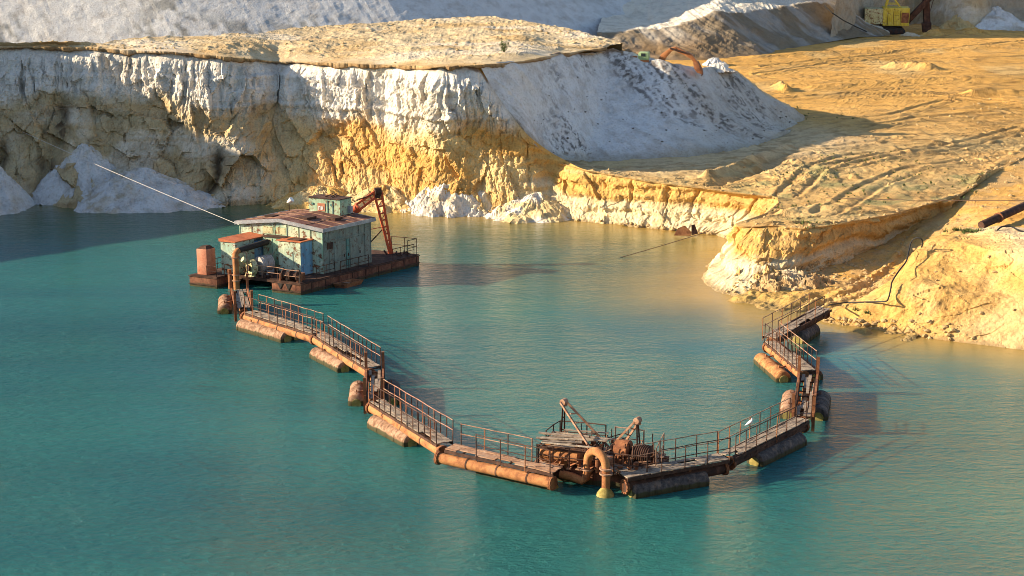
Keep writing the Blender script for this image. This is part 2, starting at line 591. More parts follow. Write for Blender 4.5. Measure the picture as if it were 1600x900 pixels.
def seg_dist(X, Y, pts):
    """distance from points to a polyline in plan"""
    best = np.full(X.shape, 1e9)
    for (x0, y0), (x1, y1) in zip(pts[:-1], pts[1:]):
        dx, dy = x1 - x0, y1 - y0
        t = np.clip(((X - x0) * dx + (Y - y0) * dy) / (dx * dx + dy * dy + 1e-9), 0, 1)
        best = np.minimum(best, np.hypot(X - x0 - t * dx, Y - y0 - t * dy))
    return best

# =================================================================== the quarry
def pl(pts):
    return [U(*p) for p in pts]


WHITE = np.array((0.70, 0.655, 0.59))
SNOW = np.array((0.66, 0.65, 0.64))
OCHRE = np.array((0.60, 0.35, 0.11))
GOLD = np.array((0.63, 0.385, 0.125))
CREAM = np.array((0.71, 0.55, 0.29))
TAN = np.array((0.59, 0.37, 0.145))
ORANGE = np.array((0.61, 0.345, 0.10))
BROWN = np.array((0.17, 0.095, 0.045))
GREYB = np.array((0.36, 0.29, 0.18))

# ---- the long face along the water: white over ochre, then the low bench and the spur by the landing
COLS = [  # base pixel, base z, top pixel, top z
    ((-330, 330), 0, (-330, 72), 15.7), ((-100, 326), 0, (-100, 72), 15.6), ((0, 325), 0, (0, 72), 15.6),
    ((110, 322), 0, (110, 73), 15.5), ((195, 321), 0, (200, 78), 15.3), ((240, 320), 0, (262, 80), 15.3),
    ((300, 319), 0, (318, 85), 15.0), ((345, 317), 0, (345, 88), 14.9), ((395, 317), 0, (392, 92), 14.4),
    ((430, 318), 0, (432, 95), 13.8), ((520, 321), 0, (520, 98), 14.1), ((600, 326), 0, (600, 101), 14.3),
    ((690, 333), 0, (690, 104), 14.9), ((760, 336), 0, (745, 101), 15.0), ((800, 337), 0, (790, 168), 10.7),
    ((832, 339), 0, (824, 212), 8.0), ((865, 341), 0, (860, 238), 6.0), ((905, 346), 0, (908, 264), 4.9),
    ((1000, 355), 0, (1000, 281), 4.4), ((1080, 363), 0, (1100, 294), 4.1), ((1120, 367), 0, (1185, 304), 4.0),
    ((1139, 373), 0, (1228, 309), 4.0), ((1138, 384), 0, (1194, 335), 4.0), ((1112, 410), 0, (1146, 350), 4.0),
    ((1097, 438), 0, (1168, 354), 4.1), ((1118, 458), 0, (1190, 353), 4.2), ((1168, 464), 0.1, (1206, 352), 4.25),
    ((1215, 445), 0.5, (1252, 357), 4.2), ((1262, 427), 0.6, (1292, 352), 4.2), ((1331, 404), 0.9, (1333, 345), 4.2),
    ((1392, 373), 1.7, (1392, 335), 4.2), ((1455, 337), 3.0, (1452, 318), 4.25), ((1500, 310), 4.1, (1500, 306), 4.3)]
cb, ct = [], []
for (bp, bz, tp, tz) in COLS:
    cb.append(U(bp[0], bp[1], bz))
    ct.append(U(tp[0], tp[1], tz))
cb, ct = np.array(cb), np.array(ct)


def between(h, zf):
    q = cb + (ct - cb) * h
    q[:, 2] = cb[:, 2] + (ct[:, 2] - cb[:, 2]) * zf
    return q


front = cb - (ct - cb) * 0.12
front[:, 2] = -1.2
NU, NV = 1500, 130
A_v = [0, 0.06, 0.30, 0.58, 0.80, 1.0]
PA = loft([front, cb, between(0.42, 0.24), between(0.72, 0.56), between(0.86, 0.80), ct], NU, A_v, NV, smooth=6)
PA0 = PA.copy()
NA = normals(PA)
if (NA * (np.array([0, 0, 40.0]) - PA)).sum(-1).mean() < 0:
    NA = -NA
NA[..., 2] *= 0.3
NA /= np.linalg.norm(NA, axis=-1, keepdims=True)
sA = np.concatenate([[0], np.cumsum(np.linalg.norm(np.diff(PA[:, NV // 3], axis=0), axis=1))])[:, None] * np.ones((1, NV))
zA = PA[..., 2]
xA = PA[..., 0]
vA = np.linspace(0, 1, NV)[None, :] * np.ones((NU, 1))
ztop = PA[:, -1, 2][:, None]
tall = sstep(6, 11, ztop)
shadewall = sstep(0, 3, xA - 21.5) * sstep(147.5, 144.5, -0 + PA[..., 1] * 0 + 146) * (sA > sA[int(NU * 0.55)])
zb = np.interp(xA, [-62, -44, -30, -14, 0, 6], [10.6, 9.9, 9.0, 8.6, 8.2, 7.6])
wob = fbm(st(sA * 0.16, zA * 0.12, 3.0), 4)
upper = sstep(-1.0, 1.0, zA - zb + wob * 2.4) * tall
flute = ridged(st(sA * 0.42, zA * 0.05, 1.0), 3)
flute2 = ridged(st(sA * 1.1 + fbm(st(sA * .3, zA * .3, 0.), 2) * .8, zA * 0.10, 4.0), 3)
butt = fbm(st(sA * 0.11, zA * 0.06, 8.0), 3)
slump = fbm(st(sA * 0.30, zA * 0.35, 2.0), 4)
fine = fbm(st(sA * 1.5, zA * 1.1, 5.0), 4)
rubble = fbm(st(sA * 2.6, zA * 2.6, 6.0), 3)
edge = sstep(1.0, 0.86, vA)
warp = fbm(st(sA * 0.45, zA * 0.22, 60.0), 4)
s2 = sA + warp * 1.6
crev = np.exp(-(vnoise(st(s2 * 0.50, zA * 0.06, 61.0)) / 0.07) ** 2) * sstep(-0.25, 0.25, fbm(st(sA * 0.2, zA * 0.25, 62.0), 3))
crev2 = np.exp(-(vnoise(st(s2 * 0.34 + zA * 0.12, zA * 0.16, 63.0)) / 0.055) ** 2) * sstep(-0.2, 0.3, fbm(st(sA * 0.2, zA * 0.25, 64.0), 3))
facet = np.abs(fbm(st(s2 * 0.42, zA * 0.20, 65.0), 3))
grit = vnoise(st(sA * 6.5, zA * 6.0, 66.5))
micro = fbm(st(sA * 3.0, zA * 2.6, 66.0), 3)
wz = zA + 0.35 * fbm(st(sA * 0.6, zA * 0.6, 67.0), 3)
ws = sA + 0.45 * fbm(st(sA * 0.8, zA * 0.5, 68.0), 3)
chipU = worley_chip(st(ws * 0.80, wz * 0.20, 0 * sA + 0.5), 3, 1.2)
chipU2 = worley_chip(st(ws * 2.0, wz * 0.55, 0 * sA + 0.5), 5, 1.0)
chipL = worley_chip(st(ws * 0.30 + wz * 0.08, wz * 0.26, 0 * sA + 0.5), 7, 1.2)
chipL2 = worley_chip(st(ws * 0.95, wz * 0.75, 0 * sA + 0.5), 9, 1.1)
runnel = np.abs(vnoise(st(ws * 1.25, wz * 0.10, 69.0))) ** 0.6
runnel2 = np.abs(vnoise(st(ws * 2.7, wz * 0.22, 70.0))) ** 0.6
smoothR = 1 - 0.5 * sstep(-22, -14, xA)
disp = tall * (butt * 1.5 + upper * (chipU * 0.55 + chipU2 * 0.24 + runnel * 0.36 + runnel2 * 0.20 + 0.16 * vnoise(st(0 * sA + 0.3, wz * 2.4 + slump * 0.5, 0 * sA)))
               + (1 - upper) * (smoothR * (chipL * 1.05 + slump * 0.35 + chipL2 * 0.26 + runnel * 0.10) + runnel2 * 0.06 + chipU2 * 0.09) + micro * 0.15 + grit * 0.07 + fine * 0.06)
disp += (1 - tall) * (slump * 0.22 + chipL * 0.32 + chipL2 * 0.12 + runnel2 * 0.04 + micro * 0.11 + grit * 0.05)
# bedding steps in the low bench
disp += (1 - tall) * 0.16 * np.sin(zA * 5.0 + slump * 3.0) * sstep(0.3, 0.8, zA)
# cracks down the bench face
for (cx, cy) in ((640, 320), (826, 300), (975, 320), (1052, 315), (1085, 320), (1196, 320)):
    q = U(cx, cy, 2.2)
    k = np.argmin(np.linalg.norm(PA[:, NV // 2, :2] - q[:2], axis=1))
    disp -= 0.35 * np.exp(-((sA - sA[k, 0] + fine * 0.45 + slump * 0.4) / 0.15) ** 2) * sstep(0.25, 0.6, vA) * (1 - tall * 0.6)
# two washed-out gullies at the left and the deep re-entrant left of the sunlit face
gul = np.zeros_like(sA)
for (cx, cy, wd, dp, ztp) in ((66, 250, 1.1, 2.0, 9.5), (356, 270, 0.7, 1.6, 5.5), (-20, 250, 1.0, 1.8, 6)):
    q = U(cx, cy, 5.0)
    k = np.argmin(np.linalg.norm(PA[:, NV // 3, :2] - q[:2], axis=1))
    g = np.exp(-((sA - sA[k, 0] - (zA - 5) * 0.35 + slump * 1.2) / wd) ** 2) * sstep(ztp + 1, ztp - 1.5, zA)
    gul = np.maximum(gul, g)
    disp -= dp * g
disp = disp * edge
PA = PA + NA * disp[..., None]
# colours of the beds, with shade put in on two faces
lowmix = sstep(-0.15, 0.35, fbm(st(sA * 0.10, zA * 0.25, 21.0), 4))
och = mixc(OCHRE, CREAM, np.clip(lowmix * 0.75, 0, 1))
left_shade = sstep(-23, -29, xA)  # left face: its shade put into greyer, duller bed colours
och = mixc(och, mixc(np.array((0.42, 0.34, 0.21)), np.array((0.58, 0.53, 0.44)), sstep(-0.15, 0.35, slump + 0.4 * wob)), left_shade[...] * 0.85)
wcol = mixc(WHITE, np.array((0.62, 0.53, 0.41)), sstep(0.05, 0.6, fbm(st(sA * 0.5, zA * 0.12, 31.0), 4)) * 0.7)
strata = sstep(0.15, 0.5, fbm(st(sA * 0.02, wz * 1.6 + wob * 0.4, 90.0), 4))
wcol = mixc(wcol, np.array((0.50, 0.44, 0.36)), strata * 0.45)
wcol = mixc(wcol, np.array((0.58, 0.55, 0.50)), left_shade * 0.5)
och = mixc(och, np.array((0.50, 0.33, 0.15)), strata * 0.35)
ctall = och * (1 - upper[..., None]) + wcol * upper[..., None]
ctall = mixc(ctall, BROWN, 0.85 * sstep(0.972, 0.99, vA + 0.03 * fine) * sstep(13, 13.5, ztop))
ctall = mixc(ctall, CREAM, sstep(3.2, 0.6, zA + slump * 2.5) * 0.55 * (1 - left_shade))
hrel = zA / np.maximum(ztop, 0.5)
clow = mixc(np.array((0.70, 0.585, 0.37)), GOLD, sstep(0.42, 0.58, hrel + slump * 0.18))
clow = mixc(clow, np.array((0.64, 0.47, 0.23)), sstep(0.2, 0.5, fbm(st(sA * 0.3, zA * 1.5, 13.0), 4)) * 0.6)
clow = mixc(clow, np.array((0.46, 0.30, 0.13)), 0.75 * shadewall)  # unlit wall of the spur: shade put in as a browner colour
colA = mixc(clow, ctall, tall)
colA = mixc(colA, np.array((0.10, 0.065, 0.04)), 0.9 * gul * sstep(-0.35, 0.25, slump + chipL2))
colA = mixc(colA, np.array((0.34, 0.24, 0.12)), sstep(0.35, 0.05, zA + 0.25 * fine) * 0.8)
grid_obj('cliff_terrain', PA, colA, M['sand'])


# ---- talus heaps at the foot of the face
def heap(name, apex, slope, rx, col, seed, stretch=1.0, rough=0.25, streak=0.5, bottom=-0.6, n=170, m=90, topflat=0.3):
    ax, ay, az = apex
    th = np.linspace(0, 2 * math.pi, n)
    rr = np.linspace(0, 1, m) ** 0.9 * (az - bottom) / slope
    T, R = np.meshgrid(th, rr, indexing='ij')
    X = ax + R * np.cos(T) * stretch
    Y = ay + R * np.sin(T)
    cx, sx_ = np.cos(T), np.sin(T)
    st_n = fbm(st(cx * 2.2 + seed, sx_ * 2.2, R * 0.08), 4)
    Rn = R * (1 + 0.28 * st_n)
    Z = az - slope * (np.sqrt(Rn ** 2 + topflat ** 2) - topflat)
    fade = sstep(0.0, 0.6, R)
    Z = Z + fade * (rough * fbm(st(X * 0.8, Y * 0.8, seed + 0.0 * X), 4) + streak * 0.22 * ridged(st(cx * 6 + seed, sx_ * 6, R * 0.15), 3))
    Z = Z + fade * rough * (0.9 * worley_chip(st(X * 0.9, Y * 0.9, 0 * X + seed), 17, 0.9) + 0.35 * worley_chip(st(X * 2.4, Y * 2.4, 0 * X + seed), 19, 0.9))
    P = np.stack([X, Y, Z], -1)
    nz = fbm(st(X * 0.5, Y * 0.5, seed + Z * 0.6), 4)
    c = mixc(col[0], col[1], sstep(0.0, 0.5, nz))
    return grid_obj(name, P, c, M['sand'])


SNOW2 = np.array((0.50, 0.45, 0.37))
heap('talus_hill', U(132, 224, 5.8), 1.12, 0, (SNOW * 0.86, SNOW2), 1.0, 1.3)
heap('talus_hill', U(222, 262, 3.8), 0.68, 0, (SNOW * 0.85, np.array((0.44, 0.38, 0.29))), 5.0, 1.5)
heap('talus_hill', U(-8, 256, 4.6), 1.05, 0, (SNOW * 0.88, np.array((0.5, 0.46, 0.4))), 9.0, 0.8)
heap('talus_hill', U(-90, 250, 4.0), 0.8, 0, (SNOW, SNOW2), 12.0, 1.2)
heap('talus_hill', U(708, 263, 4.3), 1.05, 0, (np.array((0.70, 0.645, 0.57)), np.array((0.66, 0.52, 0.34))), 14.0, 1.35, 0.5, 0.6)
heap('talus_hill', U(752, 296, 2.3), 0.85, 0, (WHITE, CREAM), 15.0, 1.2, 0.4, 0.5)
heap('talus_hill', U(600, 288, 2.3), 0.62, 0, (CREAM, GOLD), 16.0, 1.5)
heap('talus_hill', U(500, 290, 2.0), 0.60, 0, (GOLD, CREAM), 18.0, 1.6)
heap('talus_hill', U(838, 300, 2.3), 0.55, 0, (CREAM, WHITE), 19.0, 1.2)
heap('rubble_hill', U(1195, 408, 2.0), 0.62, 0, (np.array((0.50, 0.33, 0.14)), np.array((0.56, 0.40, 0.2))), 23.0, 0.75, 0.7, 0.4)
heap('rubble_hill', U(1238, 425, 1.5), 0.5, 0, (np.array((0.44, 0.30, 0.15)), np.array((0.52, 0.42, 0.28))), 25.0, 1.2, 0.6, 0.3)


# ---- the plateau above the white face
def rag(P, i, amp, seed, f=0.8):
    """ragged free edge: push row i of the sheet outwards in plan"""
    d = P[:, i] - P[:, i + (3 if i == 0 else -3)]
    d[:, 2] = 0
    d /= np.linalg.norm(d, axis=1, keepdims=True) + 1e-9
    s_ = np.arange(len(P)) * 0.18
    n_ = fbm(st(s_ * f, 0 * s_ + seed, 0 * s_), 4) * amp + amp * 0.35
    return d * n_[:, None]


front_px = [(-330, 72, 15.75), (-100, 72, 15.65), (0, 72, 15.65), (110, 73, 15.55), (200, 78, 15.35), (262, 80, 15.35), (318, 85, 15.05),
            (345, 88, 14.95), (392, 92, 14.45), (432, 95, 13.85), (520, 98, 14.15), (600, 101, 14.35), (690, 104, 14.95), (745, 101, 15.05),
            (800, 98, 14.9), (870, 84, 14.7), (953, 73, 14.6)]
mid_px = [(-330, 69, 15.75), (-100, 69, 15.8), (0, 69, 15.8), (110, 70, 15.7), (200, 71, 15.6), (262, 70, 15.6), (318, 70, 15.5),
          (345, 70, 15.5), (392, 69, 15.4), (432, 66, 15.3), (520, 66, 15.2), (600, 66, 15.2), (690, 66, 15.2), (750, 66, 15.2),
          (810, 66, 15.3), (880, 68, 14.9), (960, 71, 14.7)]
back_px = [(-330, 64, 16), (-100, 64, 16.1), (0, 66, 16.1), (110, 67, 16), (200, 62, 15.8), (262, 58, 15.8), (318, 55, 15.8),
           (345, 54, 15.8), (392, 53, 15.7), (436, 47, 15.7), (520, 40, 15.9), (600, 35, 16.0), (690, 28, 16.2), (760, 25, 16.3),
           (830, 34, 16.1), (900, 48, 15.5), (975, 68, 14.7)]
fr, mi, ba = np.array(pl(front_px)), np.array(pl(mid_px)), np.array(pl(back_px))
b2 = ba + np.array([0, 7, -5.0])
b3 = ba + np.array([0, 16, -11.0])
PB = loft([fr, mi, ba, b2, b3], 900, [0, 0.3, 0.62, 0.8, 1.0], 110, smooth=4)
xB, yB = PB[..., 0], PB[..., 1]
vB = np.linspace(0, 1, 110)[None, :]
PB[..., 2] += sstep(0, 0.12, vB) * (fbm(st(xB * 0.22, yB * 0.22, 1.0), 4) * 0.35 + ridged(st(xB * 0.5, yB * 0.9, 2.0), 3) * 0.14 + fbm(st(xB * 1.5, yB * 1.5, 2.0), 3) * 0.10)
rg = rag(PB, 0, 0.75, 3.0, 0.55)
lipn = 0.5 + 0.5 * fbm(st(np.arange(900) * 0.055, 0 * np.arange(900), 0 * np.arange(900)), 4) * 1.6
for j, k_ in enumerate((1.0, 0.8, 0.55, 0.3, 0.1)):
    PB[:, j] += rg * k_
lip = PB[:, :1].copy()
lip[:, 0, 2] -= np.clip(0.08 + 0.42 * lipn, 0.05, 0.6)
lip[:, 0] -= rg * 0.25
lip2 = PB[:, :1].copy()
lip2[:, 0, 2] -= np.clip(0.12 + 0.62 * lipn, 0.08, 0.9)
lip2[:, 0, 1] += 0.6
PB = np.concatenate([lip2, lip, PB], 1)
vB = np.concatenate([[[-0.02, -0.01]], vB], 1) * np.ones((900, 1))
xB, yB = PB[..., 0], PB[..., 1]
cB = mixc(np.array((0.60, 0.47, 0.29)), np.array((0.52, 0.36, 0.18)), sstep(-0.1, 0.4, fbm(st(xB * 0.16, yB * 0.3, 5.0), 4)))
cB = mixc(cB, np.array((0.66, 0.57, 0.44)), sstep(0.1, 0.5, fbm(st(xB * 0.1, yB * 0.25, 9.0), 4)) * 0.8)
cB = mixc(cB, np.array((0.26, 0.165, 0.085)), sstep(0.004, -0.006, vB + 0.01 * fbm(st(xB * 0.5, yB * 0.5, 77.0), 3)) * 0.95)
grid_obj('plateau_land', PB, cB, M['sand'])

# ---- spoil slope right of the face: dumped white sand streaked with dark soil
ridge_px = [(745, 101, 15.0), (800, 98, 14.85), (870, 84, 14.65), (953, 73, 14.55), (1000, 88, 13.4), (1040, 101, 12.6), (1090, 107, 11.9),
            (1130, 103, 11.5), (1168, 130, 9.4), (1212, 160, 7.0), (1254, 187, 4.5)]
foot_px = [(790, 168, 10.7), (828, 214, 7.8), (864, 239, 5.8), (920, 244, 4.5), (970, 246, 4.4), (1030, 244, 4.4), (1095, 240, 4.4),
           (1150, 232, 4.4), (1192, 224, 4.4), (1225, 210, 4.4), (1262, 190, 4.4)]
rd, ft = np.array(pl(ridge_px)), np.array(pl(foot_px))
midc = rd * 0.45 + ft * 0.55
midc[:, 2] -= 0.25 * (rd[:, 2] - ft[:, 2]) * 0.35
ft0 = ft + (ft - rd) * 0.06
ft0[:, 2] = ft[:, 2] - 0.5
bk1 = rd + np.array([1.5, 4.0, -0.9])
bk2 = rd + np.array([3.0, 12.0, -3.5])
bk3 = rd + np.array([5.0, 22.0, 0])
bk3[:, 2] = 4.0
PC = loft([ft0, ft, midc, rd, bk1, bk2, bk3], 420, [0, 0.04, 0.4, 0.72, 0.8, 0.9, 1.0], 200, smooth=5)
NC = normals(PC)
NC *= np.sign(NC[..., 2:3])
xC, yC, zC = PC[..., 0], PC[..., 1], PC[..., 2]
uC = np.linspace(0, 1, 420)[:, None] * np.ones((1, 200))
vC = np.linspace(0, 1, 200)[None, :] * np.ones((420, 1))
face = sstep(0.74, 0.70, vC)
run = uC * 46 + vC * 17.0       # streaks run down the fall line, leaning to the right
rill = ridged(st(run * 0.9, vC * 1.6, 2.0), 4)
big = fbm(st(run * 0.22, vC * 1.2, 7.0), 3)
fn = fbm(st(xC * 1.6, yC * 1.6, zC * 1.6), 3)
inner = sstep(0, 0.05, uC) * sstep(0.0, 0.06, vC)
PC = PC + NC * (inner * (face * (rill * 0.16 + big * 1.0 + fn * 0.12) + (1 - face) * (big * 0.5 + fn * 0.25)))[..., None]
soil = sstep(-0.05, 0.3, fbm(st(run * 0.28, vC * 1.2, 11.0), 4)) * sstep(0.0, 0.22, fbm(st(run * 3.4, vC * 30.0, 12.0), 4) + 0.10)
soil *= face * sstep(0.10, 0.3, uC) * sstep(-0.2, 0.15, fbm(st(xC * 2.6, yC * 2.6, zC * 2.6), 3))
basecol = mixc(SNOW, np.array((0.46, 0.42, 0.36)), sstep(0.55, 0.8, uC + big * 0.3) * 0.8)
cC = mixc(basecol, np.array((0.10, 0.085, 0.075)), soil * 0.85)
cC = mixc(cC, np.array((0.42, 0.37, 0.30)), sstep(0.12, 0.0, vC + fn * 0.03))
cC = mixc(cC, np.array((0.60, 0.47, 0.30)), sstep(0.70, 0.76, vC + 0.02 * fn))
cC = mixc(cC, BROWN, np.exp(-((vC - 0.715) / 0.012) ** 2) * (uC < 0.42) * (uC > 0.1) * 0.9)
grid_obj('spoil_hill', PC, cC, M['sand'])

# ---- the sandy floor behind the bench, out to the far banks
gf = [(845, 244, 5.4), (908, 264, 4.9), (1000, 281, 4.4), (1100, 294, 4.1), (1185, 304, 4.0), (1228, 309, 4.0), (1194, 335, 4.0), (1146, 350, 4.0),
      (1168, 354, 4.1), (1190, 353, 4.2), (1206, 352, 4.25), (1252, 357, 4.2), (1292, 352, 4.2), (1333, 345, 4.2), (1392, 335, 4.2),
      (1452, 318, 4.25), (1500, 306, 4.3), (1556, 268, 4.5), (1610, 240, 4.6), (1720, 225, 4.7), (1900, 210, 4.8), (2500, 190, 5.0)]
gb_x = np.interp(np.linspace(0, 1, len(gf)), [0, 1], [900, 1720])
gfw = np.array([U(x, y, z + 0.03) for x, y, z in gf])
gb_x[-1] = 2300
gbw = np.array([U(x, y, 5.0) for x, y in zip(gb_x, np.interp(gb_x, [900, 1000, 1345, 1440, 1720], [72, 70, 46, 38, 36]))])
gm_px = [(872, 230), (927, 255), (1017, 270), (1120, 280), (1212, 290), (1264, 297), (1254, 318), (1216, 336), (1224, 341), (1237, 343), (1247, 344),
         (1272, 346), (1307, 341), (1347, 334), (1404, 324), (1464, 308), (1510, 298), (1564, 260), (1618, 232), (1728, 218), (1908, 203), (2510, 180)]
gm1 = np.array([U(x, y, 4.3) for x, y in gm_px])
gm2 = gm1 + (gbw - gm1) * 0.36
gm2[:, 2] = 4.45
NE_U, NE_V = 840, 520
PE = loft([gfw, gm1, gm2, gbw], NE_U, [0, 0.14, 0.6, 1.0], NE_V, smooth=3)
rg = rag(PE, 0, 0.40, 8.0, 1.2)
vE = np.linspace(0, 1, NE_V)[None, :] * np.ones((NE_U, 1))
for j in range(8):
    PE[:, j] += rg * (1 - j / 8.0)
xE, yE = PE[..., 0], PE[..., 1]
hE = fbm(st(xE * 0.05, yE * 0.05, 1.0), 3) * 0.45 + fbm(st(xE * 0.30, yE * 0.30, 2.0), 4) * 0.16 + fbm(st(xE * 1.7, yE * 1.7, 2.0), 3) * 0.10
rx_, ry_ = xE * 0.94 + yE * 0.34, -xE * 0.34 + yE * 0.94
dash = np.clip(ridged(st(rx_ * 0.14, ry_ * 0.75 + 0.6 * fbm(st(xE * .1, yE * .1, 4.), 2), 70.0), 4) - 0.35, 0, 1)
hE += dash * 0.42 * sstep(-0.2, 0.3, fbm(st(xE * 0.06, yE * 0.06, 71.0), 3))
lump = np.clip(fbm(st(xE * 0.9, yE * 0.9, 3.0), 4), 0, 1)
patchy = sstep(0.05, 0.4, fbm(st(xE * 0.07, yE * 0.07, 15.0), 3))
near = sstep(205, 185, yE)
hE += lump * (0.2 + 0.8 * patchy) * 0.55 * (0.3 + 0.7 * near)
far_l = np.clip(ridged(st(xE * 0.10, yE * 0.5, 6.0), 4) - 0.25, 0, 1) * 0.30 * (1 - near)
hE += far_l
hE *= 0.55 + 0.45 * near


def berm(px, h, wd, side=0):
    global hE
    pts = [tuple(U(x, y, 4.4)[:2]) for x, y in px]
    d = seg_dist(xE, yE, pts)
    nz = 1 + 0.5 * fbm(st(xE * 0.7, yE * 0.7, 40.0), 3)
    hE = hE + h * np.exp(-(d / wd) ** 2) * nz


def rut(px, gauge=1.1, depth=0.16):
    global hE
    pts = [tuple(U(x, y, 4.4)[:2]) for x, y in px]
    d = seg_dist(xE, yE, pts)
    k = np.exp(-((d - gauge) / 0.32) ** 2)
    hE = hE - depth * k + depth * 0.8 * np.exp(-((d - gauge - 0.6) / 0.3) ** 2) + depth * 0.5 * np.exp(-(d / 0.5) ** 2)
    return k


berm([(1105, 276), (1150, 262), (1195, 246), (1232, 234)], 0.55, 0.6)
berm([(1118, 284), (1168, 270), (1220, 250)], -0.6, 0.8)
berm([(1450, 318), (1505, 303), (1530, 282), (1560, 258), (1600, 232)], 0.35, 0.7)
berm([(1225, 330), (1270, 322), (1320, 322)], 0.35, 0.8)
berm([(1400, 110), (1450, 112)], 0.9, 1.4)
berm([(1520, 150), (1590, 148)], 0.6, 1.2)
berm([(1270, 142), (1460, 130), (1600, 128)], 0.4, 1.6)
berm([(1180, 96), (1300, 88), (1450, 84), (1600, 78)], 0.35, 1.4)
berm([(1215, 140), (1228, 147)], 0.8, 0.8)
tr = np.zeros_like(hE)
for px in ([(1260, 205), (1330, 190), (1400, 182), (1480, 160)], [(1240, 218), (1340, 205), (1440, 186), (1560, 178)],
           [(1200, 228), (1290, 232), (1380, 222), (1470, 224)], [(1300, 262), (1400, 240), (1500, 225), (1600, 214)],
           [(1190, 120), (1300, 104), (1420, 96), (1600, 94)], [(1200, 108), (1320, 96), (1600, 70)],
           [(900, 258), (990, 262), (1090, 258), (1150, 250)], [(950, 270), (1050, 268), (1180, 262), (1260, 240)],
           [(1230, 300), (1280, 262), (1330, 245), (1400, 238)], [(1290, 330), (1360, 290), (1420, 268), (1520, 250)],
           [(1200, 160), (1320, 152), (1450, 150), (1600, 162)], [(1340, 258), (1480, 232), (1600, 200)]):
    tr = np.maximum(tr, rut(px, 1.0, 0.12))
hE *= sstep(0, 0.02, vE)
PE[..., 2] += hE
lipE = PE[:, :1].copy()
lipE[:, 0, 2] -= 0.12 + 0.10 * fbm(st(np.arange(NE_U) * 0.15, 0 * np.arange(NE_U), 0 * np.arange(NE_U)), 3)
lipE[:, 0] -= rg * 0.3
PE = np.concatenate([lipE, PE], 1)
vE = np.concatenate([-0.01 * np.ones((NE_U, 1)), vE], 1)
tr = np.concatenate([tr[:, :1] * 0, tr], 1)
xE, yE = PE[..., 0], PE[..., 1]
n_a = fbm(st(xE * 0.08, yE * 0.12, 50.0), 4)
n_b = fbm(st(xE * 0.35, yE * 0.35, 51.0), 5)
cE = mixc(TAN, ORANGE, sstep(190, 225, yE + 14 * n_a))
cE = mixc(cE, np.array((0.53, 0.40, 0.19)), sstep(0.0, 0.45, n_a + n_b * 0.5) * sstep(205, 180, yE) * 0.6)
cE = cE * (1 + 0.16 * fbm(st(xE * 0.045, yE * 0.10, 58.0), 4))[..., None]
greens = sstep(0.16, 0.42, n_b + 0.35 * n_a) * sstep(190, 172, yE) * sstep(20, 26, xE)
cE = mixc(cE, np.array((0.27, 0.27, 0.12)), greens * 0.75)
pale = sstep(14, 2, seg_dist(xE, yE, [tuple(U(x, y, 4.4)[:2]) for x, y in ((860, 240), (960, 250), (1080, 248), (1180, 232), (1240, 215))]))
cE = mixc(cE, np.array((0.58, 0.48, 0.33)), pale * 0.6)
cE = mixc(cE, np.array((0.62, 0.44, 0.20)), sstep(0.1, 0.5, fbm(st(xE * 0.12, yE * 0.12, 57.0), 4)) * 0.6)
cE = mixc(cE, np.array((0.40, 0.26, 0.12)), tr * 0.35)
dash_ = np.concatenate([dash[:, :1], dash], 1)
cE = mixc(cE, np.array((0.30, 0.20, 0.09)), sstep(0.05, 0.35, dash_ + 0.25 * n_b) * 0.55)
cE = mixc(cE, np.array((0.42, 0.27, 0.11)), sstep(0.003, -0.004, vE) * 0.8)
grid_obj('sand_ground', PE, cE, M['sand'])

# ---- the ramp that comes down to the landing
la = [(1120, 486, -1.0), (1150, 474, 0.15), (1215, 450, 0.45), (1262, 428, 0.7), (1331, 405, 1.0), (1392, 374, 1.8), (1455, 338, 3.1), (1500, 312, 4.0), (1560, 268, 4.45), (1600, 240, 4.5), (1700, 215, 4.6), (2300, 195, 4.8)]
rb = [(1275, 540, -1.0), (1290, 500, 0.1), (1335, 482, 0.5), (1372, 462, 0.8), (1415, 432, 1.2), (1450, 405, 1.9), (1500, 366, 3.2), (1560, 345, 4.1), (1640, 330, 4.3), (1700, 318, 4.4), (1800, 300, 4.5), (2500, 270, 4.7)]
law, rbw = np.array(pl(la)), np.array(pl(rb))
law0 = law + (law - rbw) * 0.12
mid1 = law * 0.5 + rbw * 0.5
rbw2 = rbw + (rbw - law) * 0.9
PF = loft([law0, law, mid1, rbw, rbw2], 420, [0, 0.1, 0.4, 0.7, 1.0], 260, smooth=4)
xF, yF = PF[..., 0], PF[..., 1]
dF = 0
hF = fbm(st(xF * 0.25, yF * 0.25, 4.0), 4) * 0.20 + np.clip(fbm(st(xF * 1.3, yF * 1.3, 4.0), 4), 0, 1) * 0.16 - 0.3 * sstep(0.3, 1.2, PF[..., 2]) * sstep(4.3, 3.4, PF[..., 2])
wl = PF[..., 2]
for px, zz in (([(1240, 470), (1300, 452), (1370, 428), (1420, 395)], 1.0), ([(1255, 478), (1320, 456), (1380, 440)], 1.0), ([(1250, 462), (1330, 440), (1440, 372)], 1.4)):
    d = seg_dist(xF, yF, [tuple(U(x, y, zz)[:2]) for x, y in px])
    hF += 0.12 * np.exp(-(d / 0.35) ** 2) * (0.4 + np.clip(fbm(st(xF * 1.6, yF * 1.6, 3.0), 3) * 2 + .5, 0, 1))
    hF -= 0.12 * np.exp(-((d - 0.7) / 0.3) ** 2)
shore = sstep(0.9, 0.1, wl)
hF += shore * (fbm(st(xF * 0.7, yF * 0.7, 14.0), 4) * 0.6)
PF[..., 2] += hF * sstep(-0.9, -0.2, wl)
cF = mixc(ORANGE, np.array((0.56, 0.36, 0.155)), sstep(-0.2, 0.4, fbm(st(xF * 0.2, yF * 0.2, 20.0), 4)))
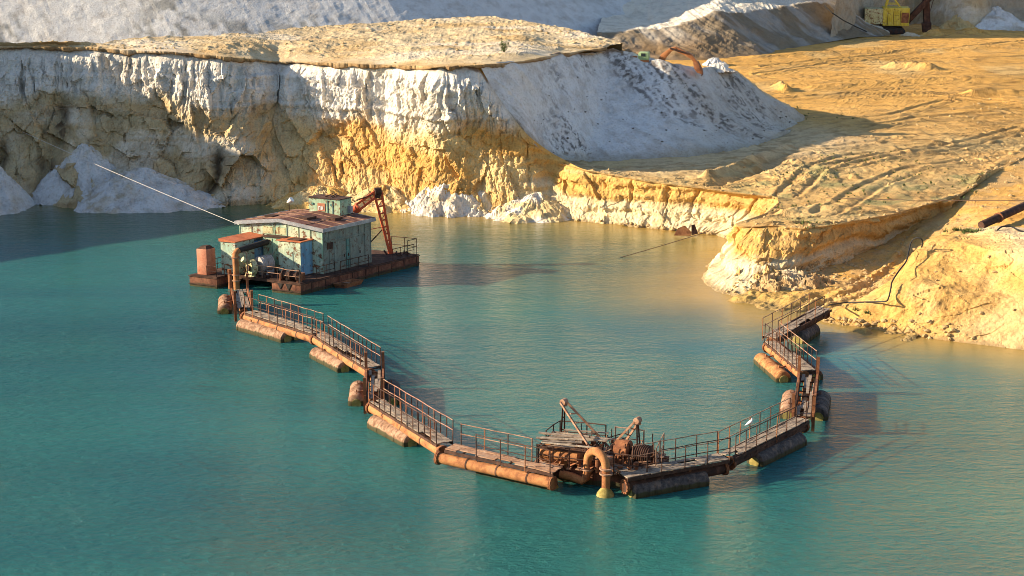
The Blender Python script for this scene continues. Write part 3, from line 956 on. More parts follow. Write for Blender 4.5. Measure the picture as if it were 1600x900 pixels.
cF = mixc(cF, np.array((0.46, 0.31, 0.15)), sstep(0.0, 0.4, fbm(st(xF * 0.7, yF * 0.7, 21.0), 4)) * 0.6)
cF = mixc(cF, np.array((0.50, 0.37, 0.13)), shore * 0.6)
cF = mixc(cF, np.array((0.30, 0.21, 0.10)), sstep(0.25, 0.02, PF[..., 2]) * 0.8)
grid_obj('landing_beach', PF, cF, M['sand'])

# ---- the mound at the right edge
dm0 = [(1262, 530, -1.2), (1345, 540, -1.2), (1400, 548, -1.2), (1480, 556, -1.2), (1600, 572, -1.2), (1720, 590, -1.2), (1900, 620, -1.2), (2500, 660, -1.2)]
dm1 = [(1280, 503, 0.0), (1345, 511, 0), (1400, 520, 0), (1480, 532, 0), (1600, 547, 0), (1720, 563, 0), (1900, 590, 0), (2500, 630, 0)]
dm2 = [(1305, 486, 0.6), (1362, 480, 1.4), (1418, 462, 2.6), (1485, 460, 3.0), (1600, 466, 3.2), (1720, 480, 3.2), (1900, 500, 3), (2500, 540, 3)]
dm3 = [(1335, 472, 0.8), (1398, 440, 2.5), (1430, 388, 4.9), (1490, 376, 5.5), (1560, 394, 5.6), (1610, 400, 5.8), (1900, 420, 5.5), (2500, 450, 5.5)]
dm4 = [(1345, 468, 0.8), (1404, 432, 2.5), (1446, 377, 5.0), (1494, 361, 5.6), (1552, 366, 5.8), (1595, 372, 6.0), (1900, 385, 5.6), (2500, 410, 5.6)]
dm5 = [(1375, 458, 0.5), (1422, 425, 1.6), (1470, 380, 3.0), (1510, 358, 3.6), (1570, 352, 3.8), (1620, 356, 4.0), (1920, 360, 3.8), (2550, 380, 3.8)]
PD = loft([np.array(pl(q)) for q in (dm0, dm1, dm2, dm3, dm4, dm5)], 560, [0, 0.08, 0.4, 0.72, 0.84, 1.0], 230, smooth=8)
ND = normals(PD)
if (ND * (np.array([0, 0, 40.0]) - PD)).sum(-1).mean() < 0:
    ND = -ND
xD, yD, zD = PD[..., 0], PD[..., 1], PD[..., 2]
vD = np.linspace(0, 1, 230)[None, :] * np.ones((560, 1))
big = fbm(st(xD * 0.22, yD * 0.22, zD * 0.25), 4)
diag = ridged(st((xD - zD * 1.3) * 0.16, (yD + zD) * 0.10, 3.0), 3)
fn = fbm(st(xD * 1.2, yD * 1.2, zD * 1.2), 4)
qd = (xD - 30) * 0.55 + (yD - 130) * 0.75 - zD * 0.9
rill_d = ridged(st(qd * 0.55 + fn * 0.25, zD * 0.18 + xD * 0.05, 72.0), 4)
crack = np.clip(ridged(st((xD - zD * 1.2) * 0.13 + fn * 0.1, zD * 0.05, 33.0), 2) - 0.72, 0, 1) * 3.0
chipD = worley_chip(st(qd * 0.40, (xD * 0.5 - zD * 0.4) * 0.30, zD * 0.22), 11, 1.2)
chipD2 = worley_chip(st(qd * 1.1, (xD * 0.5 - zD * 0.4) * 0.8, zD * 0.7), 13, 1.1)
inn = sstep(0.04, 0.14, vD) * sstep(1.0, 0.9, vD)
PD = PD + ND * (inn * (big * 0.65 + diag * 0.30 + chipD2 * 0.08 + rill_d * 0.15 + fn * 0.07 + 0.03 * vnoise(st(xD * 5, yD * 5, zD * 5)) - crack * 0.12) + (1 - inn) * fn * 0.1)[..., None]
cD = mixc(np.array((0.58, 0.345, 0.11)), np.array((0.62, 0.42, 0.18)), sstep(-0.1, 0.35, fbm(st((xD - zD) * 0.25, yD * 0.2, zD * 0.3), 4)))
cD = mixc(cD, OCHRE, sstep(0.1, 0.45, fbm(st((xD - zD) * 0.14, yD * 0.15, 44.0), 3)) * 0.8)
lowright = sstep(0.15, -0.45, zD * 0.16 - (xD - 30) * 0.06 + 0.3 * big)
cD = mixc(cD, np.array((0.70, 0.58, 0.38)), lowright * 0.45)
cD = mixc(cD, np.array((0.70, 0.62, 0.50)), sstep(0.60, 0.75, vD + big * 0.2) * sstep(36, 42, xD) * 0.4)
cD = mixc(cD, np.array((0.30, 0.22, 0.12)), sstep(0.3, 0.0, zD + 0.3 * fn) * 0.7)
grid_obj('sand_hill', PD, cD, M['sand'])

# ---- far banks
# cut bank: shade put into its grey face, sunlight into its pale shelf
bf = [(930, 100, 4.4), (1000, 98, 4.6), (1100, 94, 4.8), (1190, 87, 4.9), (1250, 73, 5.0), (1340, 58, 5.0), (1398, 56, 5.0)]
bt = [(930, 52, 8.2), (1000, 47, 8.5), (1060, 40, 9.3), (1122, 21, 11.0), (1200, 15, 10.5), (1293, 3, 10.6), (1393, 53, 5.2)]
bfw, btw = np.array(pl(bf)), np.array(pl(bt))
bm_ = bfw * 0.5 + btw * 0.5
bm_[:, 2] -= 0.5
bs1 = btw + np.array([1.0, 9.0, 0.7])
bs2 = btw + np.array([2.0, 16.0, 1.5])
bs3 = btw + np.array([6.0, 34.0, 6.0])
PG = loft([bfw, bm_, btw, bs1, bs2, bs3], 420, [0, 0.25, 0.5, 0.7, 0.85, 1.0], 120, smooth=4)
NG = normals(PG)
NG *= np.sign((NG * (np.array([0, 0, 40.0]) - PG)).sum(-1).mean())
xG, yG, zG = PG[..., 0], PG[..., 1], PG[..., 2]
uG = np.linspace(0, 1, 420)[:, None] * np.ones((1, 120))
vG = np.linspace(0, 1, 120)[None, :] * np.ones((420, 1))
PG = PG + NG * ((fbm(st(xG * 0.3, yG * 0.3, zG * 0.3), 4) * 0.7 + ridged(st(uG * 60 + vG * 9, vG * 2.0, 3.0), 4) * 0.12) * sstep(0, 0.1, vG))[..., None]
cG = mixc(np.array((0.24, 0.19, 0.13)), np.array((0.33, 0.30, 0.26)), sstep(-0.1, 0.4, fbm(st(uG * 30 + vG * 5, vG * 2.0, 5.0), 4)))
cG = mixc(cG, np.array((0.22, 0.14, 0.07)), sstep(0.35, 0.20, uG) * sstep(0.42, 0.2, vG) * 0.8)
cG = mixc(cG, np.array((0.66, 0.60, 0.50)), sstep(0.49, 0.53, vG + 0.02 * fbm(st(xG * 0.6, yG * 0.6, 1.0), 3)))
grid_obj('bank_terrain', PG, cG, M['sand'])


def hillside(name, foot, rise, back, cols, seed, n=300, m=110, streak=1.0):
    fw = np.array(foot, float)
    mid = fw + np.array([back[0] * 0.5, back[1] * 0.5, rise * 0.5])
    top = fw + np.array([back[0], back[1], rise])
    top2 = top + np.array([0, 60, 4])
    P = loft([fw, mid, top, top2], n, [0, 0.4, 0.8, 1.0], m, smooth=8)
    N = normals(P)
    N *= np.sign(N[..., 2:3].mean())
    x, y, z = P[..., 0], P[..., 1], P[..., 2]
    fl = x + z * 0.9
    P = P + N * (fbm(st(x * 0.06, y * 0.06, z * 0.06 + seed), 4) * 0.4 + ridged(st(fl * 0.25, z * 0.05, seed + 0 * x), 3) * 0.12 * streak + fbm(st(x * .7, y * .7, z * .7), 3) * 0.08)[..., None]
    c = mixc(cols[0], cols[1], sstep(-0.1, 0.5, fbm(st(fl * 0.07, z * 0.08, seed + 2 + 0 * x), 4)))
    soil_ = sstep(0.02, 0.4, fbm(st(fl * 0.08, z * 0.12, seed + 5 + 0 * x), 4)) * sstep(0.0, 0.2, fbm(st(fl * 1.2, z * 0.7, seed + 6 + 0 * x), 4))
    c = mixc(c, cols[2], soil_ * 0.6)
    bed = sstep(0.1, 0.5, fbm(st(x * 0.01, z * 0.9 + 0.8 * fbm(st(x * .03, y * .03, seed + 0 * x), 3), seed + 8 + 0 * x), 4))
    c = mixc(c, cols[1] * 0.62, bed * 0.6)
    return grid_obj(name, P, c, M['sand'])


hillside('white_hill', [(-150, 236, 2), (-90, 240, 3), (-40, 246, 4), (-10, 258, 5), (10, 280, 6.5), (25, 300, 8), (45, 330, 9.5), (75, 360, 10.5), (120, 380, 11)],
         34, (-24, 40), (SNOW * 0.9, np.array((0.54, 0.53, 0.52)), np.array((0.10, 0.095, 0.07))), 3.0, 620, 200)
# the wall behind the shovel: a shaded flank, a sunlit flank, then shade again
kf = [(1290, 66, 4.8), (1330, 55, 5.0), (1380, 44, 5.0), (1424, 33, 5.0), (1450, 39, 5.0), (1480, 44, 5.0), (1508, 47, 5.0), (1560, 44, 5.0), (1640, 42, 5.0), (1760, 40, 5.0), (2000, 38, 5)]
kfw = np.array(pl(kf))
off = np.array([(3, 6, 12), (3, 6, 12), (2, 6, 12), (1.5, 4, 12), (3, 1.5, 12), (3, 1, 12), (2.5, 2, 9), (2, 6, 9), (2, 6, 10), (2, 6, 12), (0, 6, 12)], float)
kt = kfw + off
PK = loft([kfw - off * 0.05, kfw + off * np.array([0.55, 0.55, 0.35]), kt, kt + np.array([3, 45, 4.0])], 420, [0, 0.3, 0.8, 1.0], 90, smooth=4)
NK = normals(PK)
NK *= np.sign((NK * (np.array([0, 0, 40.0]) - PK)).sum(-1).mean())
xK, yK, zK = PK[..., 0], PK[..., 1], PK[..., 2]
PK = PK + NK * ((fbm(st(xK * 0.25, yK * 0.25, zK * 0.2), 4) * 0.9 + fbm(st(xK * 1.2, yK * 1.2, zK * 0.5), 3) * 0.25))[..., None]
cK = mixc(np.array((0.52, 0.42, 0.27)), np.array((0.62, 0.54, 0.42)), sstep(-0.1, 0.4, fbm(st(xK * 0.2, yK * 0.2, zK * 0.5), 4)))
cK = mixc(cK, np.array((0.30, 0.27, 0.22)), np.maximum(sstep(76, 70, xK), sstep(84, 90, xK)) * 0.75)  # the two unlit flanks carry their shade in the colour
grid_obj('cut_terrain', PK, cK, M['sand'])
heap('sand_hill', U(1556, 12, 8.6), 0.62, 0, (SNOW, np.array((0.5, 0.46, 0.4))), 41.0, 1.2, 0.3, 0.8, bottom=4.5)
heap('sand_hill', U(1640, 10, 8.0), 0.60, 0, (SNOW, np.array((0.5, 0.46, 0.4))), 42.0, 1.3, 0.3, 0.8, bottom=4.5)
heap('sand_hill', U(1501, 22, 7.6), 0.70, 0, (np.array((0.58, 0.44, 0.22)), TAN), 43.0, 1.0, 0.35, 0.4, bottom=4.5)
heap('sand_hill', U(1461, 46, 6.0), 0.62, 0, (GOLD, TAN), 44.0, 1.2, 0.25, 0.3, bottom=4.4)
heap('sand_hill', U(1520, 44, 5.9), 0.5, 0, (GOLD, TAN), 45.0, 1.5, 0.3, 0.3, bottom=4.4)
heap('sand_hill', U(1424, 51, 5.5), 0.55, 0, (np.array((0.6, 0.5, 0.36)), TAN), 46.0, 1.3, 0.2, 0.3, bottom=4.6)
heap('sand_hill', U(1124, 99, 12.0), 0.7, 0, (WHITE, CREAM), 47.0, 1.2, 0.35, 0.2, bottom=10.8)
heap('sand_hill', U(1118, 90, 6.0), 0.6, 0, (SNOW, SNOW2), 48.0, 1.0, 0.3, 0.3, bottom=4.0)

# ---- the high left bank just outside the frame; its shade falls on the face and on the water
lb = [(-86, 215, 14.0), (-72, 190, 0), (-66, 176, -1), (-67, 160, -1), (-72, 145, -1), (-78, 120, -1), (-82, 80, -1), (-84, 30, -1), (-70, -40, -1)]
lt = [(-96, 222, 34), (-88, 200, 31), (-82, 187, 27), (-82, 177, 22.5), (-86, 155, 15), (-92, 124, 15), (-98, 84, 17), (-104, 30, 28), (-95, -50, 34)]
PL_ = loft([lb, np.array(lb) * 0.45 + np.array(lt) * 0.55 + np.array([0, 0, -1.0]), lt, np.array(lt) + np.array([-70.0, 0, 6])], 300, [0, 0.4, 0.8, 1.0], 80, smooth=3)
xL, yL, zL = PL_[..., 0], PL_[..., 1], PL_[..., 2]
PL_[..., 0] += fbm(st(yL * 0.12, zL * 0.12, 2.0), 4) * 2.2
PL_[..., 2] += fbm(st(xL * 0.12, yL * 0.12, 6.0), 4) * 1.6 * sstep(2, 8, zL)
grid_obj('bank_terrain', PL_, mixc(OCHRE, WHITE, sstep(-0.2, 0.4, fbm(st(xL * .1, yL * .1, zL * .1), 3))), M['sand'])
nbk = [(-70, 30, -1), (-30, 24, -1), (0, 22, -1), (40, 24, -1), (90, 30, -1), (130, 60, -1)]
ntp = [(-76, -4, 33), (-30, -5, 33.5), (0, -6, 33.8), (45, -5, 33.5), (100, -2, 33), (170, 30, 33)]
PN = loft([nbk, ntp, np.array(ntp) + np.array([0, -120.0, 2])], 120, [0, 0.6, 1.0], 60, smooth=3)
PN[..., 2] += fbm(st(PN[..., 0] * .15, PN[..., 1] * .15, 3.0), 4) * 0.8
grid_obj('bank_terrain', PN, TAN, M['sand'])
gx, gy = np.meshgrid(np.linspace(-2600, 2600, 60), np.linspace(-2600, 2600, 60), indexing='ij')
rr = np.hypot(gx - 10, gy - 150)
grid_obj('surrounding_land', np.stack([gx, gy, -6 + sstep(260, 420, rr) * 24 + fbm(st(gx * .004, gy * .004, 1.0), 3) * 5 * sstep(260, 500, rr)], -1),
         mixc(np.array((0.10, 0.12, 0.05)), TAN * 0.6, sstep(-0.2, 0.4, fbm(st(gx * .01, gy * .01, 7.0), 3))), M['sand'])

# ---- water
wx, wy = np.meshgrid(np.arange(-100, 145, 0.9), np.arange(0, 200, 0.9), indexing='ij')
shl1 = [tuple(p[:2]) for p in cb[1:26]]
shl2 = [tuple(U(x, y, 0)[:2]) for x, y in ((1118, 458), (1150, 474), (1215, 492), (1290, 503), (1345, 511), (1400, 520), (1480, 532), (1600, 547), (1720, 563), (2500, 630))]
d1 = seg_dist(wx, wy, shl1)
d2 = seg_dist(wx, wy, shl2)
nW = fbm(st(wx * 0.10, wy * 0.10, 1.0), 3)
spit = seg_dist(wx, wy, [tuple(U(x, y, 0)[:2]) for x, y in ((1110, 425), (1128, 460), (1160, 480), (1230, 500))])
DEEP = np.array((0.021, 0.128, 0.122))
GREEN = np.array((0.045, 0.085, 0.035))
SHAL_REFL = np.array((0.40, 0.25, 0.06))  # sandy shallows, with the cliff's golden reflection put into the colour
cW = np.ones(wx.shape + (3,)) * DEEP
d1r = d1 + np.where(wx < -20, 3.0, 0.0)
cW = mixc(cW, GREEN, np.exp(-(d1 / 14.0) ** 2) * 0.85)
cW = mixc(cW, SHAL_REFL, np.exp(-(d1r * (1 + 0.4 * nW) / np.where(wx > -18, 6.0, 3.5)) ** 1.3) * 0.8)
cW = mixc(cW, SHAL_REFL, np.exp(-(d2 * (1 + 0.5 * nW) / 4.6) ** 1.3) * 0.9)
cW = mixc(cW, SHAL_REFL, np.exp(-(spit / 2.2) ** 2) * 0.7)
calm = 1 - 0.85 * np.exp(-(d1 / 46.0) ** 2) - 0.5 * np.exp(-(d2 / 11.0) ** 2)
grid_obj('lake_water', np.stack([wx, wy, 0 * wx], -1), cW, M['water'], alpha=np.clip(calm, 0.12, 1))


# ---- loose clods and crumbled sand along the edges (nobody could count them)
def clods():
    rnd = random.Random(5)
    mb = MB()
    def lump(p, r):
        o = len(mb.v)
        ph = (1 + 5 ** 0.5) / 2
        vs = [(-1, ph, 0), (1, ph, 0), (-1, -ph, 0), (1, -ph, 0), (0, -1, ph), (0, 1, ph), (0, -1, -ph), (0, 1, -ph), (ph, 0, -1), (ph, 0, 1), (-ph, 0, -1), (-ph, 0, 1)]
        sc = [rnd.uniform(0.7, 1.3) for _ in range(3)]
        for v in vs:
            k = r * 0.55 * rnd.uniform(0.75, 1.2)
            mb.v.append((p[0] + v[0] * k * sc[0], p[1] + v[1] * k * sc[1], p[2] + v[2] * k * sc[2] * 0.7))
        for f in ((0, 11, 5), (0, 5, 1), (0, 1, 7), (0, 7, 10), (0, 10, 11), (1, 5, 9), (5, 11, 4), (11, 10, 2), (10, 7, 6), (7, 1, 8), (3, 9, 4), (3, 4, 2), (3, 2, 6), (3, 6, 8), (3, 8, 9), (4, 9, 5), (2, 4, 11), (6, 2, 10), (8, 6, 7), (9, 8, 1)):
            mb.f.append(tuple(o + i for i in f))
    def pick(P, n, u0, u1, v0, v1, r0, r1):
        nu, nv = P.shape[:2]
        for _ in range(n):
            i = int((u0 + (u1 - u0) * rnd.random()) * (nu - 1))
            j = int((v0 + (v1 - v0) * rnd.random()) * (nv - 1))
            r = r0 + (r1 - r0) * rnd.random() ** 3
            lump(P[i, j] + np.array([0, 0, r * 0.1]), r)
    pick(PE, 500, 0.03, 0.97, 0.0, 0.06, 0.05, 0.22)
    pick(PE, 900, 0.03, 0.97, 0.05, 0.6, 0.06, 0.26)
    pick(PF, 260, 0.05, 0.5, 0.1, 0.6, 0.05, 0.25)
    pick(PF, 240, 0.05, 0.17, 0.08, 0.75, 0.05, 0.24)
    pick(PD, 170, 0.0, 0.18, 0.06, 0.2, 0.06, 0.3)
    pick(PD, 100, 0.1, 0.45, 0.06, 0.8, 0.05, 0.22)
    pick(PA, 260, 0.10, 0.78, 0.06, 0.12, 0.05, 0.28)
    pick(PA, 260, 0.81, 0.88, 0.06, 0.25, 0.06, 0.22)
    pick(PB, 420, 0.05, 0.99, 0.02, 0.6, 0.05, 0.22)
    nd0 = len(mb.v)
    pick(PC, 150, 0.1, 0.95, 0.05, 0.7, 0.04, 0.16)
    me = bpy.data.meshes.new('rubble')
    me.from_pydata(mb.v, [], mb.f)
    ca = me.color_attributes.new('albedo', 'FLOAT_COLOR', 'POINT')
    c = np.ones((len(mb.v), 4), np.float32)
    c[:, :3] = (0.48, 0.34, 0.17)
    c[nd0:, :3] = (0.13, 0.11, 0.09)
    ca.data.foreach_set('color', c.reshape(-1))
    me.materials.append(M['sand'])
    o = bpy.data.objects.new('rubble', me)
    COL.objects.link(o)
    o['kind'] = 'stuff'


clods()


def weeds():
    rnd = random.Random(9)
    mb = MB()
    def tuft(p, h, n):
        for _ in range(n):
            a = rnd.uniform(0, 6.28)
            l = rnd.uniform(0.1, 0.5) * h
            b = p + np.array([rnd.uniform(-1, 1), rnd.uniform(-1, 1), 0]) * h * 0.4
            t = b + np.array([math.cos(a) * l, math.sin(a) * l, h * rnd.uniform(0.5, 1)])
            wv = np.array([-math.sin(a), math.cos(a), 0]) * 0.05
            mb.add([b - wv, b + wv, t], [(0, 1, 2)])
    def spots(px, z, rad, n, h):
        c = U(px[0], px[1], z)
        for _ in range(n):
            q = c + np.array([rnd.gauss(0, rad), rnd.gauss(0, rad), 0])
            # sit on the floor sheet
            k = np.argmin((PE[::4, ::4, 0] - q[0]) ** 2 + (PE[::4, ::4, 1] - q[1]) ** 2)
            q[2] = PE[::4, ::4, 2].reshape(-1)[k]
            tuft(q, h * rnd.uniform(0.35, 0.9), 9)
    for px, rad, n, h in (((1262, 350), 1.0, 14, 0.4), ((1235, 322), 1.4, 12, 0.35), ((1300, 300), 3, 40, 0.3), ((1250, 275), 2, 30, 0.3), ((1400, 262), 4, 40, 0.3), ((1330, 250), 3, 40, 0.3), ((1470, 288), 3, 30, 0.3), ((1230, 185), 3, 30, 0.4)):
        spots(px, 4.3, rad, n, h)
    c = U(1512, 358, 5.3)
    for _ in range(22):
        tuft(c + np.array([rnd.gauss(0, 0.9), rnd.gauss(0, 0.5), -0.3]), 0.45, 14)
    for px, z in (((1350, 480), 1.2), ((1362, 487), 1.0)):
        c = U(px[0], px[1], z)
        for _ in range(8):
            tuft(c + np.array([rnd.gauss(0, 0.5), rnd.gauss(0, 0.4), -0.2]), 0.35, 14)
    o = mb.build('weeds', M['leaf'])
    o['kind'] = 'stuff'


weeds()

# =================================================================== floating walkways that carry the slurry pipe
def lerp(a, b, t):
    return a + (b - a) * t


def add_pontoon(root, a, b, r, mat, label=None, dent=0.0):
    """steel float, a closed cylinder with hoop seams, on the line a-b"""
    rnd = random.Random(int(abs(a[0] * 100)))
    a, b = vec(a), vec(b)
    L = (b - a).length
    d = (b - a) / L
    mb = MB()
    pts, rs = [], []
    n = 14
    for k in range(n + 1):
        t = k / n
        pts.append(a + d * (L * t))
        rs.append(r * (1 + rnd.uniform(-0.012, 0.012)))
    # dished ends
    pts = [a - d * 0.10, a - d * 0.05] + pts + [b + d * 0.05, b + d * 0.10]
    rs = [r * 0.55, r * 0.9] + rs + [r * 0.9, r * 0.55]
    mb.tube(pts, rs, 18)
    for t in (0.03, 0.27, 0.5, 0.73, 0.97):
        c = a + d * (L * t)
        mb.tube([c - d * 0.03, c + d * 0.03], r * 1.025, 18)
    p = mb.build('pontoon', mat, root, label)
    for c, s in ((a, -1), (b, 1)):
        e = c + d * s * 0.10
        MB().tube([e, e + d * s * 0.05], r * 0.56, 14).build('end_plate', M['olive_yellow'], p)  # end caps: sunlit yellow put into the colour
    for t in (0.2, 0.8):
        c = a + d * (L * t) + Vector((0, 0, r))
        MB().beam(c, c + Vector((0, 0, 0.16)), 0.05, 0.16, d).build('lifting_eye', M['rust'], p)
    return p


def walkway(label, q0, q1, width=1.02, pipe_side=0.0, pipe_r=0.33, pipe_mat='rust_pipe', pipe_z=0.82, rails=((0, 1), (0, 1)), pontoons=(), mirror=None, link=False, seed=1,
            deck_mat='deck_wood', rail_h=1.32, spacing=1.05, wear=0.12, pipe_ext=(0, 0)):
    rnd = random.Random(seed)
    p0, p1 = vec(q0), vec(q1)
    d = (p1 - p0)
    L = d.length
    d.normalize()
    s = Vector((d.y, -d.x, 0)).normalized()
    if s.y > 0 and not link:
        s = -s
    if link and s.x > 0:
        s = -s               # s points to the near (or left) side
    up = Vector((0, 0, 1))
    root = thing('floating_walkway', label, 'walkway', (p0.x, p0.y, 0), 'floating walkway sections carrying the pipe')
    # planked deck
    mb = MB()
    rows = 4
    bw = width / rows
    for r_ in range(rows):
        t = rnd.uniform(-1.5, 0)
        off = (r_ + 0.5) * bw - width / 2
        while t < L:
            ln = rnd.uniform(1.2, 3.2)
            t0, t1 = max(t, 0), min(t + ln, L)
            if t1 - t0 > 0.25 and rnd.random() > wear:
                za, zb_ = rnd.uniform(-0.015, 0.03), rnd.uniform(-0.015, 0.03)
                o = off + rnd.uniform(-0.03, 0.03)
                mb.beam(p0 + d * t0 + s * o + up * (za - 0.03), p0 + d * (t1 - 0.03) + s * (o + rnd.uniform(-0.03, 0.03)) + up * (zb_ - 0.03), bw * rnd.uniform(0.8, 0.97), 0.055)
            t += ln
    mb.build('deck', M[deck_mat], root)
    # steel stringers and cross pieces
    mb = MB()
    for sd in (-1, 1):
        o = s * (sd * (width / 2 + 0.02)) - up * 0.16
        mb.beam(p0 + o, p1 + o, 0.07, 0.17)
    k = 0.1
    while k < L:
        c = p0 + d * k - up * 0.14
        mb.beam(c - s * width / 2, c + s * width / 2, 0.08, 0.07)
        k += 1.1
    mb.build('frame', M['rust_dark'], root)
    # railings
    for sd, span in ((1, rails[0]), (-1, rails[1])):
        if span is None:
            continue
        a_, b_ = L * span[0], L * span[1]
        o = s * (sd * (width / 2 + 0.04))
        mb = MB()
        n = max(2, int((b_ - a_) / 0.8))
        sag = [rnd.uniform(-0.02, 0.02) for _ in range(n + 1)]
        for h in (rail_h, rail_h * 0.52):
            mb.tube([p0 + d * lerp(a_, b_, i / n) + o + up * (h + sag[i]) for i in range(n + 1)], 0.027, 6)
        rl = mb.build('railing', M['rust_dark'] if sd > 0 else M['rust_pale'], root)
        npost = max(2, int(round((b_ - a_) / spacing)) + 1)
        for i in range(npost):
            c = p0 + d * lerp(a_ + 0.03, b_ - 0.03, i / (npost - 1)) + o
            lean = s * rnd.uniform(-0.03, 0.03) + d * rnd.uniform(-0.03, 0.03)
            pb = MB().beam(c - up * 0.30, c + up * (rail_h + 0.01) + lean, 0.048, 0.048, d)
            # knee bracket under the deck edge
            pb.beam(c - up * 0.42, c - up * 0.16 + d * 0.24, 0.04, 0.04, s)
            pb.build('post', M['rust_dark'] if rnd.random() < 0.7 else M['rust'], rl)
    # slurry pipe beneath
    if pipe_r:
        o = s * pipe_side + up * (pipe_z - 1.3)
        mb = MB()
        a_, b_ = p0 - d * pipe_ext[0] + o, p1 + d * pipe_ext[1] + o
        n = 10
        mb.tube([a_ + (b_ - a_) * (i / n) for i in range(n + 1)], pipe_r, 16)
        pp = mb.build('pipe', M[pipe_mat], root)
        for e, sg in ((a_, 1), (b_, -1)):
            f = MB().tube([e, e + d * sg * 0.07], pipe_r * 1.32, 18)
            f.tube([e + d * sg * 0.10, e + d * sg * 0.16], pipe_r * 1.28, 18)
            for i in range(10):
                an = 2 * math.pi * i / 10
                c = e + (s * math.cos(an) + up * math.sin(an)) * pipe_r * 1.18
                f.tube([c - d * sg * 0.05, c + d * sg * 0.2], 0.035, 5)
            f.build('flange', M['rust'], pp)
        for t in (0.22, 0.5, 0.78):
            c = p0 + d * (L * t) + o
            sb = MB()
            sb.tube([c - d * 0.05, c + d * 0.05], pipe_r * 1.05, 16)
            sb.beam(c + up * pipe_r, c + up * (1.3 - pipe_z - 0.1), 0.12, 0.12, d)
            sb.build('saddle', M['rust_dark'], root)
    # floats
    for (ca, cb_, r, mat, lab) in pontoons:
        add_pontoon(root, ca, cb_, r, M[mat], lab)
        a2, b2 = vec(ca), vec(cb_)
        for t in (0.22, 0.78):
            br = MB()
            c = a2 + (b2 - a2) * t + up * r * 0.9
            # nearest place on the walkway
            k = max(0.0, min(L, (Vector((c.x, c.y, 0)) - Vector((p0.x, p0.y, 0))).dot(Vector((d.x, d.y, 0)))))
            e = p0 + d * k - up * 0.35
            br.beam(c, e, 0.09, 0.09)
            br.beam(c + up * 0.02, c + d * 0.6 + up * 0.02, 0.09, 0.06)
            br.build('strut', M['rust'], root)
    if link:
        # tall portal posts at the two ends and heavy side girders
        for t in (0.03, 0.97):
            for sd in (-1, 1):
                c = p0 + d * (L * t) + s * (sd * (width / 2 + 0.16))
                MB().beam(c - up * 1.1, c + up * 1.35, 0.20, 0.20, d).build('portal_post', M['rust'], root)
        for sd in (-1, 1):
            o = s * (sd * (width / 2 + 0.15))
            MB().beam(p0 + o + up * 0.06, p1 + o + up * 0.06, 0.13, 0.26).build('side_girder', M['rust'], root)
    return root


Z = 1.3


def W(x, y, z=Z):
    return U(x, y, z)


def PT(x0, y0, x1, y1, z=0.18):
    return U(x0, y0, z), U(x1, y1, z)


def mir(pa, pb, q0, q1):
    """the float on the other side of the walkway"""
    p0, p1 = np.array(q0), np.array(q1)
    d = (p1 - p0)[:2]
    d /= np.linalg.norm(d)
    out = []
    for p in (pa, pb):
        r = np.array(p[:2]) - p0[:2]
        al = r.dot(d)
        r2 = 2 * al * d - r
        out.append(np.array([p0[0] + r2[0], p0[1] + r2[1], p[2]]))
    return out


# 0: short link at the dredger
q = (W(374, 452), W(381, 481))
a = PT(352, 470, 351, 487)
walkway('short rusty link at the dredger end of the walkway, under its red standpipe', q[0], q[1], 1.0, rails=(None, None), pipe_r=0.30, pipe_mat='rust_pipe',
        pontoons=[(a[0], a[1], 0.58, 'float_pale', None)], link=True, seed=3, deck_mat='deck_wood', wear=0.35)
# 1
q = (W(391, 486), W(497, 519))
a = PT(378, 510, 448, 530)
m_ = mir(a[0], a[1], *q)
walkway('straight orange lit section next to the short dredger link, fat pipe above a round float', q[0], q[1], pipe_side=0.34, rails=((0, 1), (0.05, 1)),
        pontoons=[(a[0], a[1], 0.61, 'float_pale', None), (m_[0], m_[1], 0.61, 'float_far_shade', None)], seed=4, pipe_ext=(0.35, 0))
# 2
q = (W(499, 520), W(584, 573))
a = PT(494, 554, 538, 577)
m_ = mir(a[0], a[1], *q)
walkway('second section from the dredger, sunlit tan pipe, planks slanting down to the tall portal posts', q[0], q[1], pipe_side=0.34, rails=((0.0, 0.98), (0.04, 1)),
        pontoons=[(a[0], a[1], 0.57, 'float_pale', None), (m_[0], m_[1], 0.57, 'float_far_shade', None)], seed=5, spacing=0.8, pipe_ext=(0.1, 0.2))
# 3 link
q = (W(585.5, 578), W(584, 622))
a = PT(560, 607, 557, 630)
m_ = mir(a[0], a[1], *q)
walkway('short link with holed deck between tall rusty posts, between two sunlit sections', q[0], q[1], 0.85, rails=(None, None), pipe_r=0.3,
        pontoons=[(a[0], a[1], 0.58, 'float_pale', None), (m_[0], m_[1], 0.62, 'float_shade', 'float darkened by painted shade')], link=True, seed=6, wear=0.4)
# 4
q = (W(588, 625), W(695, 691))
a = PT(586, 662, 643, 692)
m_ = mir(a[0], a[1], *q)
walkway('long sunlit section with dense railing and big pale float, sloping from portal posts', q[0], q[1], pipe_side=0.34, rails=((0, 1), (0, 1)),
        pontoons=[(a[0], a[1], 0.61, 'float_pale', None), (m_[0], m_[1], 0.61, 'float_far_shade', None)], seed=7, spacing=0.82, pipe_ext=(0.1, 0.4))
# 5
q = (W(703, 697), W(872, 734))
a = U(750, 737, 0.0), U(866, 763, 0.0)
walkway('sunlit section with sparse rails ending at the pump raft, low sunken float alongside', q[0], q[1], 1.1, pipe_side=0.5, rails=((0.3, 0.98), (0.05, 0.72)),
        pontoons=[(a[0], a[1], 0.42, 'float_pale', None)], seed=8, spacing=1.6, pipe_ext=(0.55, 0), deck_mat='wood_rusty', pipe_z=0.62)
